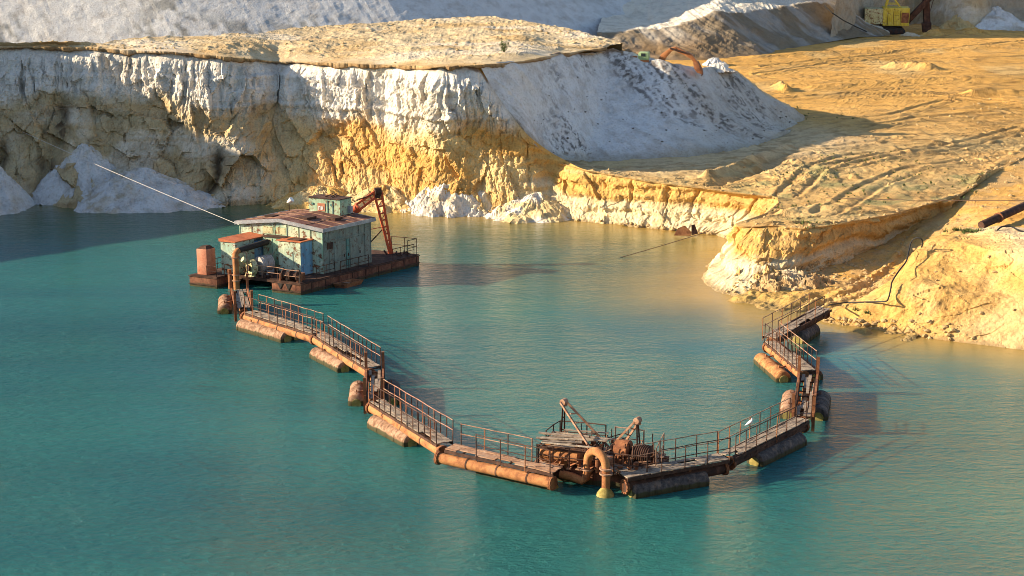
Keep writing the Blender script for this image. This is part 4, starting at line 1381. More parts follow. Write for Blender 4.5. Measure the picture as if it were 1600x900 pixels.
# 6: shade is put into the pipe and float colours
q = (W(972, 741), W(1131, 712))
a = PT(986, 770, 1100, 750)
walkway('shaded dark section leaving the pump raft, shade-darkened float with sun-yellow end cap', q[0], q[1], 1.25, pipe_side=0.2, rails=((0.32, 1), (0.15, 1)), pipe_mat='rust_dark',
        pontoons=[(a[0], a[1], 0.60, 'float_shade', None)], seed=9, spacing=1.5, pipe_z=0.6)
# 7: darker pipe and float colours stand in for shade
q = (W(1135, 711), W(1252, 653))
a = PT(1180, 722, 1248, 689)
m_ = mir(a[0], a[1], *q)
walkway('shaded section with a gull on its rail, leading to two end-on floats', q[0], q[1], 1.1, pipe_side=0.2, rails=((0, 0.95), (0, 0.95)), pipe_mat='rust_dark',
        pontoons=[(a[0], a[1], 0.60, 'float_shade', None)], seed=10, spacing=1.15)
# 8 link
q = (W(1255, 649), W(1263, 585))
a = PT(1236, 622, 1231, 650)
b = PT(1283, 624, 1278, 652)
walkway('short link with patchy deck between one rusty and one shade-darkened float', q[0], q[1], 0.95, rails=((0.0, 0.3), (0.0, 0.3)), pipe_r=0.3,
        pontoons=[(a[0], a[1], 0.61, 'float_pale', None), (b[0], b[1], 0.66, 'float_shade', 'float darkened by painted shade')], link=True, seed=11, wear=0.4)
# 9
q = (W(1263, 578), W(1206, 532))
a = PT(1189, 563, 1224, 593)
m_ = mir(a[0], a[1], *q)
walkway('sunlit section with an orange tan float, between the patchy link and the shore section', q[0], q[1], 1.05, pipe_side=0.3, rails=((0, 1), (0, 1)),
        pontoons=[(a[0], a[1], 0.58, 'float_sunlit', 'float with orange sunlight in its colour'), (m_[0], m_[1], 0.58, 'float_far_shade', None)], seed=12, spacing=0.85)
# 10: pipe and float coloured dark for shade
q = (W(1203, 526), W(1288, 480, 1.75))
a = PT(1247, 532, 1268, 517)
walkway('last section landing on the sandy shore, shade-darkened float beneath it', q[0], q[1], 1.2, pipe_side=0.1, rails=((0.0, 0.85), (0.0, 0.85)), pipe_mat='rust_dark',
        pontoons=[(a[0], a[1], 0.72, 'float_shade', None)], seed=13, spacing=1.5)

# =================================================================== the pump raft in the middle of the curve
RC = np.array([5.2, 96.9])
ra = math.radians(-20)
RU = np.array([math.cos(ra), math.sin(ra)])
RV = np.array([-math.sin(ra), math.cos(ra)])


def R(a, b, z):
    p = RC + RU * a + RV * b
    return Vector((p[0], p[1], z))


raft = thing('pump_raft', 'rusty raft with two A-frames, pump and bent pipe in the middle of the walkway curve', 'raft', (RC[0], RC[1], 0))
mb = MB()
for s0, s1 in ((-1.6, -0.5), (1.2, 2.5)):
    mb.hexa([R(-3.5, s0, -0.5), R(3.5, s0, -0.5), R(3.5, s1, -0.5), R(-3.5, s1, -0.5)], [R(-3.6, s0, 0.85), R(3.6, s0, 0.85), R(3.6, s1, 0.85), R(-3.6, s1, 0.85)])
mb.build('hull', M['hull_rust'], raft, bevel=0.03)
mb = MB()
rnd = random.Random(31)
for k in range(26):
    x = -3.5 + k * 0.27
    if rnd.random() < 0.9:
        mb.beam(R(x, -1.9 + rnd.uniform(-0.15, 0.1), 0.93), R(x + rnd.uniform(-.03, .03), 2.5 + rnd.uniform(-0.1, 0.1), 0.93), 0.24, 0.06)
mb.build('deck', M['wood_rusty'], raft)
# big horizontal drum seen under the planks on the left
mb = MB()
mb.tube([R(-3.3, -1.0, 1.45), R(-3.2, -1.0, 1.45), R(-0.9, -1.1, 1.45), R(-0.8, -1.1, 1.45)], [0.36, 0.52, 0.52, 0.36], 20)
for t in (-2.7, -2.0, -1.3):
    mb.tube([R(t - 0.03, -1.05, 1.45), R(t + 0.03, -1.05, 1.45)], 0.545, 20)
mb.build('drum', M['rust_pipe'], raft)
# table frame carrying the planks
mb = MB()
for x, y in ((-3.3, -1.55), (-0.2, -1.55), (-3.3, 1.2), (-0.2, 1.2)):
    mb.beam(R(x, y, 0.95), R(x, y, 1.95), 0.10, 0.10)
for y in (-1.55, 1.2):
    mb.beam(R(-3.4, y, 1.95), R(-0.1, y, 1.95), 0.10, 0.12)
for x in (-3.3, -1.7, -0.2):
    mb.beam(R(x, -1.6, 2.0), R(x, 1.25, 2.0), 0.08, 0.08)
mb.build('rack', M['rust_dark'], raft)


def aframe(root, top, base1, base2, foot1, foot2, mat1, mat2):
    up = Vector((0, 0, 1))
    mb = MB()
    for b_ in (base1, base2):
        mb.beam(b_, top + (b_ - (base1 + base2) * 0.5) * 0.35, 0.09, 0.09, (1, 0, 0))
    for h in (0.3, 0.62):
        mb.beam(base1.lerp(top, h), base2.lerp(top, h), 0.07, 0.07)
    m1 = mb.build('mast', M[mat2], root)
    mb = MB()
    for b_ in (foot1, foot2):
        mb.beam(b_, top + (b_ - (foot1 + foot2) * 0.5) * 0.35, 0.10, 0.12)
    for h in (0.3, 0.55, 0.75):
        mb.beam(foot1.lerp(top, h), foot2.lerp(top, h), 0.07, 0.07)
    mb.build('boom', M[mat1], root)
    mb = MB()
    mb.tube([top + Vector((-0.10, -0.16, 0.05)), top + Vector((0.12, 0.16, 0.05))], 0.19, 14)
    mb.beam(top + Vector((-0.2, 0, -0.1)), top + Vector((0.2, 0, -0.1)), 0.22, 0.2)
    mb.build('sheave', M['rust_pale'], root)


aframe(raft, vec(U(881, 629, 4.15)), vec(U(876, 688, 1.2)), vec(U(882, 690, 1.0)), vec(U(922, 700, 2.0)), vec(U(951, 698, 1.4)), 'rust_pale', 'rust_dark')
t2 = vec(U(996, 658, 3.6))
aframe(raft, t2, vec(U(996, 722, 1.1)), vec(U(1001.5, 721, 1.1)), vec(U(952, 700, 1.7)), vec(U(966, 706, 1.3)), 'rust_pale', 'rust_dark')
# railings round the raft: far left, far middle, right
def raft_rail(pts, mat, h=1.35):
    pts = [vec(p) for p in pts]
    mb = MB()
    mb.tube([p + Vector((0, 0, h)) for p in pts], 0.035, 6)
    mb.tube([p + Vector((0, 0, h * 0.5)) for p in pts], 0.03, 6)
    rl = mb.build('railing', M[mat], raft)
    for p in pts:
        MB().beam(p - Vector((0, 0, 0.1)), p + Vector((0, 0, h + 0.02)), 0.075, 0.075, (1, 0, 0)).build('post', M[mat], rl)


raft_rail([R(-3.5, 0.4, 0.95), R(-3.45, 1.6, 0.95), R(-3.3, 2.45, 0.95), R(-1.6, 2.5, 1.0), R(-0.4, 2.5, 1.0)], 'rust_dark')
raft_rail([R(0.2, 2.5, 1.0), R(1.0, 2.5, 1.0), R(2.0, 2.45, 1.0)], 'rust_pale', 1.3)
raft_rail([R(3.3, 2.2, 0.95), R(3.45, 0.8, 0.95), R(3.6, -0.6, 0.95)], 'rust_pale', 1.4)
raft_rail([R(-3.3, -1.85, 0.95), R(-2.3, -1.85, 0.95), R(-1.3, -1.85, 0.95), R(-0.2, -1.85, 0.95), R(1.4, -1.85, 0.95), R(2.3, -1.85, 0.95), R(3.4, -1.8, 0.95)], 'rust_dark', 1.25)
# pump casing, gearbox and motor on the right half
mb = MB()
mb.tube([R(0.9, 0.3, 1.75), R(0.95, 0.3, 1.75), R(1.75, 0.2, 1.75), R(1.8, 0.2, 1.75)], [0.35, 0.6, 0.6, 0.35], 20)
mb.hexa([R(0.7, -0.3, 0.95), R(2.1, -0.3, 0.95), R(2.1, 0.9, 0.95), R(0.7, 0.9, 0.95)], [R(0.85, -0.2, 1.4), R(1.95, -0.2, 1.4), R(1.95, 0.8, 1.4), R(0.85, 0.8, 1.4)])
pc = mb.build('pump_casing', M['rust'], raft)
mb = MB()
for i in range(12):
    an = 2 * math.pi * i / 12
    c = R(0.93, 0.3, 1.75) + Vector((0, math.cos(an) * 0.5, math.sin(an) * 0.5))
    mb.tube([c + Vector((-0.1, 0, 0)), c + Vector((0.1, 0, 0))], 0.05, 6)
mb.build('bolt', M['rust_dark'], pc)
mb = MB()
mb.tube([R(1.8, 0.2, 1.7), R(2.05, 0.15, 1.7)], 0.16, 10)
mb.tube([R(2.05, 0.15, 1.7), R(2.1, 0.15, 1.7), R(3.1, 0.0, 1.7), R(3.15, 0.0, 1.7)], [0.35, 0.5, 0.5, 0.38], 16)
for k in range(7):
    mb.tube([R(2.2 + k * 0.13, 0.14 - k * 0.02, 1.7), R(2.24 + k * 0.13, 0.13 - k * 0.02, 1.7)], 0.55, 16)
mb.hexa([R(2.2, -0.35, 0.95), R(3.1, -0.4, 0.95), R(3.1, 0.5, 0.95), R(2.2, 0.5, 0.95)], [R(2.25, -0.3, 1.3), R(3.05, -0.35, 1.3), R(3.05, 0.45, 1.3), R(2.25, 0.45, 1.3)])
mb.build('motor', M['rust_dark'], raft)
mb = MB()
mb.hexa([R(0.2, -1.6, 0.95), R(1.2, -1.6, 0.95), R(1.2, -0.9, 0.95), R(0.2, -0.9, 0.95)], [R(0.2, -1.55, 1.75), R(1.2, -1.55, 1.75), R(1.2, -0.95, 1.75), R(0.2, -0.95, 1.75)])
mb.build('control_box', M['rust_pale'], raft, bevel=0.03)
# jumble of small fittings: valves, stubs and brackets bolted over the deck
mb = MB()
for k in range(90):
    x, y = rnd.uniform(-3.2, 3.3), rnd.uniform(-2.3, 2.2)
    z = 0.97
    h = rnd.uniform(0.15, 0.85)
    if rnd.random() < 0.5:
        mb.tube([R(x, y, z), R(x, y, z + h)], rnd.uniform(0.05, 0.14), 8)
        mb.tube([R(x, y, z + h), R(x, y, z + h + 0.06)], rnd.uniform(0.12, 0.22), 8)
    else:
        mb.beam(R(x, y, z + 0.1), R(x + rnd.uniform(-.8, .8), y + rnd.uniform(-.8, .8), z + h), rnd.uniform(0.05, 0.16), rnd.uniform(0.05, 0.12))
mb.build('fittings', M['rust'], raft)
for k in range(30):
    x, y = rnd.uniform(-3.3, 3.3), rnd.uniform(-1.7, 2.3)
    mb = MB().beam(R(x, y, 1.0), R(x + rnd.uniform(-.35, .35), y + rnd.uniform(-.3, .3), rnd.uniform(1.5, 2.5)), 0.05, 0.05)
    mb.beam(R(x - 0.05, y, 1.5), R(x + rnd.uniform(-1.2, 1.2), y + rnd.uniform(-.5, .5), 1.6 + rnd.uniform(-.2, .5)), 0.05, 0.05)
    mb.build('stanchion', M['rust_dark' if k % 3 else 'rust_pale'], raft)
# bent discharge pipe: up from the left section, over, and down into the water
def arc(c, r, a0, a1, ex, ez, n=8):
    return [c + ex * (r * math.cos(lerp(a0, a1, i / n))) + ez * (r * math.sin(lerp(a0, a1, i / n))) for i in range(n + 1)]


ul = vec(U(918, 735, 1.0))
ur = vec(U(947, 742, 1.2))
ul.z = 0.9
ur.z = 1.1
hor = Vector((ur.x - ul.x, ur.y - ul.y, 0))
sp = hor.length
hor.normalize()
zc_ = 1.55
ctr = Vector(((ul.x + ur.x) / 2, (ul.y + ur.y) / 2, zc_))
pe = vec(W(873, 736, 0.62)) + Vector((0.05, -0.5, 0))
path = [pe, pe.lerp(Vector((ul.x, ul.y, 0.4)), 0.45), Vector((lerp(pe.x, ul.x, 0.8), lerp(pe.y, ul.y, 0.85) - 0.1, 0.38)), Vector((ul.x - 0.08, ul.y, 0.55)), Vector((ul.x, ul.y, 0.95)), Vector((ul.x, ul.y, 1.5))]
path += arc(ctr, sp / 2, math.pi, 0, hor, Vector((0, 0, 1)), 12)
path += [Vector((ur.x, ur.y, 1.4))]
mb = MB().tube(path, 0.25, 16)
dp = mb.build('discharge_pipe', M['rust_pipe'], raft)
for q_, z, r_ in ((ur, 1.25, 0.40), (ur, 1.55, 0.40), (ul, 1.05, 0.36)):
    MB().tube([Vector((q_.x, q_.y, z)), Vector((q_.x, q_.y, z + 0.08))], r_, 18).build('flange', M['rust_pale'], dp)
mb = MB().tube([Vector((ur.x, ur.y, 1.4)), Vector((ur.x, ur.y, 0.3))], 0.245, 16)
dn = mb.build('down_pipe', M['rust_pipe'], raft)
MB().tube([Vector((ur.x, ur.y, 0.36)), Vector((ur.x - 0.03, ur.y - 0.1, 0.12)), Vector((ur.x - 0.03, ur.y - 0.1, -0.4))], [0.3, 0.5, 0.62], 16).build('foot_flange', M['olive_yellow'], dn)

# loose planks thrown over the rack
rnd = random.Random(77)
for k in range(15):
    y = -1.5 + (k % 9) * 0.32
    zz = 2.08 + 0.05 * (k % 3) + (0.12 if k > 8 else 0)
    a_ = R(-3.35 + rnd.uniform(-0.45, 0.9), y + rnd.uniform(-0.2, 0.2), zz)
    b_ = R(-1.2 + rnd.uniform(-0.6, 1.9), y + rnd.uniform(-0.45, 0.5), zz + rnd.uniform(-0.05, 0.12))
    o = MB().beam(a_, b_, rnd.uniform(0.12, 0.24), 0.06).build('plank', M['deck_wood' if k % 3 else 'wood'])
    tag(o, 'weathered grey plank lying loose with others over the rusty rack of the pump raft', 'plank', 'loose planks on the pump raft')
for k in range(4):
    a_ = R(1.3 + rnd.uniform(-0.2, 0.3), -1.9 + k * 0.3, 1.02 + 0.04 * k)
    b_ = R(3.0 + rnd.uniform(-0.3, 0.3), -1.7 + k * 0.25, 1.02 + 0.04 * k)
    o = MB().beam(a_, b_, 0.24, 0.06).build('board', M['wood'])
    tag(o, 'pale board lying low on the deck of the pump raft beside the motor', 'board', 'boards beside the raft motor')

# gull on the rail
def gull(p, label, hd=1.0):
    p = vec(p)
    mb = MB()
    n = 8
    pts = [p + Vector((-0.24 * hd, 0, 0.08)), p + Vector((-0.15 * hd, 0, 0.14)), p + Vector((-0.02, 0, 0.22)), p + Vector((0.10 * hd, 0, 0.32)), p + Vector((0.14 * hd, 0, 0.42)), p + Vector((0.16 * hd, 0, 0.49)), p + Vector((0.20 * hd, 0, 0.50))]
    mb.tube(pts, [0.02, 0.07, 0.12, 0.11, 0.065, 0.07, 0.02], 10)
    b_ = mb.build('gull', M['feather'], None, smooth=80)
    tag(b_, label, 'bird')
    mb = MB()
    for s_ in (-1, 1):
        mb.tube([p + Vector((0.07 * hd, 0.09 * s_, 0.30)), p + Vector((-0.07 * hd, 0.11 * s_, 0.20)), p + Vector((-0.30 * hd, 0.03 * s_, 0.06))], [0.04, 0.05, 0.012], 7)
    mb.build('wing', M['feather_grey'], b_, smooth=80)
    MB().tube([p + Vector((0.21 * hd, 0, 0.495)), p + Vector((0.28 * hd, 0, 0.48))], [0.018, 0.004], 6).build('beak', M['beak'], b_)
    mb = MB()
    for s_ in (-1, 1):
        mb.tube([p + Vector((0.0, 0.03 * s_, 0.12)), p + Vector((0.0, 0.03 * s_, 0.0))], 0.01, 5)
    mb.build('leg', M['beak'], b_)


_w7a, _w7b = vec(W(1135, 711)), vec(W(1252, 653))
_d = (_w7b - _w7a).normalized()
_s = Vector((-_d.y, _d.x, 0))
gp = _w7a + _d * ((_w7b - _w7a).length * 0.40) + _s * (1.1 / 2 + 0.04) + Vector((0, 0, 0.62 + 0.10))
gull(gp, 'white gull perched on the rail of the shaded walkway section')

# =================================================================== the suction dredger
DO = U(467, 461, 0)[:2]
DU = np.array([math.cos(math.radians(49.5)), math.sin(math.radians(49.5))])
DW = np.array([math.cos(math.radians(157)), math.sin(math.radians(157))])


def D(a, b, z):
    p = DO + DU * a + DW * b
    return Vector((p[0], p[1], z))


def dbox(mb, a0, a1, b0, b1, z0, z1):
    return mb.hexa([D(a0, b0, z0), D(a1, b0, z0), D(a1, b1, z0), D(a0, b1, z0)], [D(a0, b0, z1), D(a1, b0, z1), D(a1, b1, z1), D(a0, b1, z1)])


DK = 1.0
dr_c = D(7, 5, 0)
dred = thing('dredger', 'rusty suction dredger with mint green cabin, boxes and red crane frame floating by the cliff', 'dredger', (dr_c.x, dr_c.y, 0))
for (a0, a1, b0, b1, lab) in ((0, 14.4, -0.2, 2.6, None), (-0.9, 14.0, 7.2, 9.95, None)):
    mb = MB()
    dbox(mb, a0, a1, b0, b1, -0.6, 0.92)
    h = mb.build('hull', M['hull_rust'], dred, bevel=0.05)
    mb = MB()
    for z in (0.2, 0.86):
        dbox(mb, a0 - 0.05, a1 + 0.05, b0 - 0.05, b0 - 0.002, z, z + 0.08)
        dbox(mb, a0 - 0.06, a0 - 0.002, b0 - 0.05, b1 + 0.05, z, z + 0.08)
    k = a0 + 1.2
    while k < a1:
        dbox(mb, k, k + 0.07, b0 - 0.04, b0 - 0.003, 0.0, 0.86)
        k += 1.6
    mb.build('rubbing_strip', M['rust_dark'], h)
mb = MB()
dbox(mb, 13.0, 14.38, 2.62, 7.18, -0.5, 0.9)
mb.build('stern_hull', M['rust_dark'], dred, bevel=0.04)
mb = MB()
dbox(mb, 0.6, 14.5, -0.1, 9.9, 0.94, 1.0)
dbox(mb, -0.85, 0.58, 7.25, 9.9, 0.94, 1.0)
dbox(mb, 0.05, 0.58, -0.1, 2.5, 0.94, 1.0)
dbox(mb, 0.5, 0.58, 2.52, 7.2, 0.72, 0.93)
mb.build('deck', M['rust_dark'], dred)

# cabin: sheet walls with battens, doors, shallow gable roof of rusted sheets
C0, C1, B0, B1, ZE, ZR = 4.0, 9.8, 0.95, 9.1, 4.95, 5.40
mb = MB()
bm_mid = (B0 + B1) / 2
poly = [D(C0, B0, DK), D(C0, B1, DK), D(C0, B1, ZE), D(C0, bm_mid, ZR), D(C0, B0, ZE)]
n_ = len(poly)
far_ = [D(C1, B0, DK), D(C1, B1, DK), D(C1, B1, ZE), D(C1, bm_mid, ZR), D(C1, B0, ZE)]
# two wall meshes so the painted front and the side with shade in its colour read apart
fw = MB()
th_ = 0.08
fw.add([tuple(p) for p in poly] + [tuple(D(C0 + th_, *q)) for q in ((B0, DK), (B1, DK), (B1, ZE), (bm_mid, ZR), (B0, ZE))],
       [(0, 1, 2, 3, 4), (9, 8, 7, 6, 5)] + [(i, (i + 1) % 5, 5 + (i + 1) % 5, 5 + i) for i in range(5)])
dbox(fw, C0 + th_, C1, B1 - 0.08, B1, DK, ZE)
cab = fw.build('cabin', M['mint_pale'], dred)
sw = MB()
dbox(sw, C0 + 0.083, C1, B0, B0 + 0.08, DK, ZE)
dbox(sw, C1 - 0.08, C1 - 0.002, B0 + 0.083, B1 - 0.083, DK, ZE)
sw.build('side_wall', M['shaded_mint'], cab, 'side wall greyed by shade put into its colour')
bt_ = MB()
k = B0 + 0.0
for b_ in np.linspace(B0, B1, 8):
    dbox(bt_, C0 - 0.045, C0 - 0.002, b_ - 0.03, b_ + 0.03, DK, ZE + 0.42 * (1 - abs(b_ - bm_mid) / (B1 - bm_mid)) - 0.06)
bt_.build('batten', M['mint'], cab)
bt_ = MB()
for a_ in np.linspace(C0 + 0.05, C1 - 0.05, 9):
    if a_ < C0 + 1.2 or a_ > C0 + 4.3:
        dbox(bt_, a_ - 0.03, a_ + 0.03, B0 - 0.04, B0 - 0.002, DK, ZE - 0.05)
dbox(bt_, C0 + 0.2, C1 - 0.2, B0 - 0.07, B0 - 0.042, 3.72, 3.84)
bt_.build('side_batten', M['shaded_mint'], cab)
for a0, a1, mt in ((C0 + 1.3, C0 + 2.6, 'shaded_mint'), (C0 + 2.75, C0 + 3.1, 'dark_green'), (C0 + 3.2, C0 + 4.5, 'shaded_mint')):
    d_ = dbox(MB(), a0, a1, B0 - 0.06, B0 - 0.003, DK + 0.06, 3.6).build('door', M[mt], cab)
    dbox(MB(), a1 - 0.2, a1 - 0.14, B0 - 0.12, B0 - 0.062, 2.1, 2.35).build('handle', M['rust_dark'], d_)
dbox(MB(), C0 + 0.5, C0 + 1.15, B0 - 0.05, B0 - 0.003, 3.05, 3.62).build('patch_plate', M['rust_dark'], cab, 'dark square patch on the side wall')
for b0, b1 in ((4.4, 5.5), (5.7, 6.8)):
    w_ = dbox(MB(), C0 - 0.05, C0 - 0.003, b0, b1, 4.05, 4.8).build('window', M['mint'], cab)
    dbox(MB(), C0 - 0.07, C0 - 0.052, b0 + 0.08, b1 - 0.08, 4.13, 4.72).build('pane', M['yellow_old'], w_, 'clouded yellowish pane')
# roof
rf = MB()
ov = 0.24
for bA, bB in ((B0 - ov, bm_mid), (bm_mid, B1 + ov)):
    zA_ = ZR + 0.03 if bA == bm_mid else ZE - 0.05
    zB_ = ZR + 0.03 if bB == bm_mid else ZE - 0.05
    rf.hexa([D(C0 - ov, bA, zA_), D(C1 + ov, bA, zA_), D(C1 + ov, bB, zB_), D(C0 - ov, bB, zB_)], [D(C0 - ov, bA, zA_ + 0.06), D(C1 + ov, bA, zA_ + 0.06), D(C1 + ov, bB, zB_ + 0.06), D(C0 - ov, bB, zB_ + 0.06)])
roof = rf.build('roof', M['roof_rust'], cab)


def roof_z(b):
    return ZE - 0.05 + (ZR + 0.08 - ZE) * (1 - abs(b - bm_mid) / (bm_mid - B0 + ov)) + 0.06


sm = MB()
for a_ in np.linspace(C0 - 0.2, C1 + 0.2, 6):
    for bA, bB in ((B0 - ov, bm_mid), (bm_mid, B1 + ov)):
        sm.beam(D(a_, bA, roof_z(bA) + 0.025), D(a_, bB, roof_z(bB) + 0.025), 0.09, 0.05)
for b_ in (B0 + 1.6, B1 - 1.8):
    sm.beam(D(C0 - ov, b_, roof_z(b_) + 0.02), D(C1 + ov, b_, roof_z(b_) + 0.02), 0.06, 0.04)
sm.build('seam', M['rust_pale'], roof)
fa = MB()
for a_ in (C0 - ov - 0.03, C1 + ov + 0.03):
    for bA, bB in ((B0 - ov, bm_mid), (bm_mid, B1 + ov)):
        fa.beam(D(a_, bA, roof_z(bA) - 0.10), D(a_, bB, roof_z(bB) - 0.10), 0.05, 0.30)
for b_ in (B0 - ov - 0.03, B1 + ov + 0.03):
    fa.beam(D(C0 - ov - 0.05, b_, roof_z(b_) - 0.12), D(C1 + ov + 0.05, b_, roof_z(b_) - 0.12), 0.05, 0.32)
fa.build('fascia', M['grey_metal'], roof)
for a0, a1, b0, b1 in ((5.2, 6.3, 3.4, 4.4), (6.8, 7.7, 2.0, 2.9), (5.6, 6.4, 7.2, 8.0)):
    zt = max(roof_z(b0), roof_z(b1))
    dbox(MB(), a0, a1, b0, b1, zt - 0.15, zt + 0.10).build('hatch', M['rust_dark'], roof)
# wheelhouse box on the roof
zb0 = 5.35
wh = dbox(MB(), 8.5, 9.9, 2.9, 6.0, zb0 - 0.15, 6.62).build('wheelhouse', M['mint'], dred)
dbox(MB(), 8.42, 9.98, 2.82, 6.08, 6.623, 6.70).build('wheelhouse_roof', M['rust_dark'], wh)
dbox(MB(), 8.462, 8.497, 4.35, 5.1, 5.5, 6.2).build('red_panel', M['red_sign'], wh, 'red painted panel with pale strokes')
lt_ = MB()
for b_, z0, z1 in ((4.96, 5.6, 5.95), (4.82, 5.6, 5.95), (4.7, 5.6, 5.97), (4.55, 5.65, 5.93)):
    dbox(lt_, 8.44, 8.46, b_ - 0.03, b_ + 0.03, z0, z1)
dbox(lt_, 8.44, 8.46, 4.85, 4.93, 5.87, 5.95)
dbox(lt_, 8.44, 8.46, 4.58, 4.67, 5.75, 5.81)
lt_.build('lettering', M['white'], wh)
for b_ in (4.1, 3.6):
    dbox(MB(), 8.45, 8.497, b_ - 0.03, b_ + 0.03, zb0, 6.5).build('door_edge', M['dark_green'], wh)
for b0, b1 in ((5.5, 5.7), (3.65, 3.85)):
    dbox(MB(), 8.44, 8.497, b0, b1, 6.02, 6.2).build('vent', M['dark_green'], wh)
dbox(MB(), 9.4, 9.7, 2.6, 2.88, 5.35, 5.95).build('vent_box', M['grey_metal'], wh)
ju = MB()
for k in range(8):
    ju.beam(D(8.8 + random.uniform(0, 1), 4.5 + random.uniform(-.7, .7), 6.72), D(8.8 + random.uniform(0, 1), 4.5 + random.uniform(-.7, .7), 6.73 + random.uniform(0.05, .35)), 0.06, 0.06)
ju.build('roof_scrap', M['rust_dark'], wh)
# floodlight on the far edge of the roof
fl = MB().beam(D(9.2, 8.6, 5.0), D(9.2, 8.6, 5.75), 0.06, 0.06, (1, 0, 0))
pole = fl.build('lamp_post', M['rust_dark'], dred)
q0 = D(9.2, 8.6, 5.9)
MB().tube([q0 + Vector((-0.18, 0.1, -0.06)), q0 + Vector((0.0, 0, 0.05)), q0 + Vector((0.28, -0.12, 0.28))], [0.06, 0.16, 0.25], 14).build('floodlight', M['white'], pole)

# lockers along the front of the cabin
lk = dbox(MB(), 0.5, 2.6, 6.5, 7.95, DK, 3.85).build('locker', M['mint_pale'], dred, 'pale mint locker under an orange roof')
MB().hexa([D(0.4, 6.4, 3.853), D(3.9, 6.4, 3.853), D(3.9, 8.05, 3.853), D(0.4, 8.05, 3.853)], [D(0.4, 6.4, 3.93), D(3.9, 6.4, 3.93), D(3.9, 8.05, 4.12), D(0.4, 8.05, 4.12)]).build('locker_roof', M['orange_roof'], lk)
lk = dbox(MB(), 2.62, 3.95, 6.5, 7.9, DK, 3.6).build('locker', M['blue'], dred, 'dark blue locker behind the pale one')
lk = dbox(MB(), 3.3, 3.95, 4.12, 6.2, DK, 3.95).build('locker', M['mint'], dred, 'green locker with a dark roof')
dbox(MB(), 3.2, 3.96, 4.05, 6.28, 3.953, 4.03).build('locker_roof', M['rust_dark'], lk)
dj = MB()
for b_ in (4.5, 5.3):
    dbox(dj, 3.27, 3.298, b_ - 0.02, b_ + 0.02, DK + 0.1, 3.85)
dj.build('door_edge', M['dark_green'], lk)
lk = dbox(MB(), 2.6, 3.95, 1.95, 4.1, DK, 3.9).build('locker', M['mint_pale'], dred, 'pale peeling front of the large locker')
dbox(MB(), 2.62, 3.93, 1.915, 1.947, DK + 0.02, 3.88).build('side_panel', M['blue'], lk, 'blue side of the large locker')
dd = dbox(MB(), 2.85, 3.6, 1.885, 1.912, DK + 0.1, 2.9).build('door', M['blue'], lk)
dbox(MB(), 2.56, 2.597, 2.7, 3.6, 1.75, 3.0).build('front_door', M['mint_pale'], lk)
MB().hexa([D(2.5, 1.8, 3.903), D(4.0, 1.8, 3.903), D(4.0, 4.2, 3.903), D(2.5, 4.2, 3.903)], [D(2.5, 1.8, 3.97), D(4.0, 1.8, 4.0), D(4.0, 4.2, 4.0), D(2.5, 4.2, 3.97)]).build('locker_roof', M['orange_roof'], lk)
dbox(MB(), 2.8, 3.7, 2.2, 3.4, 4.003, 4.06).build('hatch', M['rust_dark'], lk)

# red tank at the left corner
tk = dbox(MB(), -0.55, 0.45, 8.45, 9.45, DK, 3.25)
tank = tk.build('fuel_tank', M['red_tank'], dred, 'faded red upright tank', bevel=0.06)
ct_ = MB()
ct_.hexa([D(-0.5, 8.5, 3.253), D(0.4, 8.5, 3.253), D(0.4, 9.4, 3.253), D(-0.5, 9.4, 3.253)], [D(-0.25, 8.75, 3.5), D(0.2, 8.75, 3.5), D(0.2, 9.15, 3.5), D(-0.25, 9.15, 3.5)])
ct_.build('tank_top', M['rust_dark'], tank)
# standpipe with bend, running back along the lockers
pth = [D(-0.35, 5.75, -0.2), D(-0.35, 5.75, 2.9)]
pth += [D(-0.33, 5.75, 3.08), D(-0.22, 5.75, 3.22), D(-0.02, 5.75, 3.30)]
sp_ = MB().tube([D(-0.35, 5.75, -0.3), D(-0.35, 5.75, 1.6), D(-0.35, 5.75, 2.95), D(-0.31, 5.75, 3.12), D(-0.18, 5.75, 3.27), D(0.02, 5.75, 3.32)], 0.26, 14)
spo = sp_.build('standpipe', M['rust_pipe'], dred)
MB().tube([D(0.03, 5.75, 3.32), D(1.6, 5.75, 3.42), D(3.28, 5.75, 3.52)], 0.25, 14).build('dark_pipe', M['dark'], dred)
for z in (0.75, 1.25, 2.75):
    MB().tube([D(-0.35, 5.75, z), D(-0.35, 5.75, z + 0.07)], 0.36, 16).build('flange', M['rust_pale'], spo)
MB().tube([D(0.05, 5.4, 3.2), D(0.08, 5.2, 3.25), D(0.1, 5.05, 3.05), D(0.1, 5.02, 2.3), D(0.1, 5.0, 1.2)], 0.05, 7).build('thin_pipe', M['rust_pale'], dred)
MB().tube([D(-0.4, 6.35, -0.4), D(-0.4, 6.35, 1.7)], 0.16, 10).build('spud', M['rust'], dred)

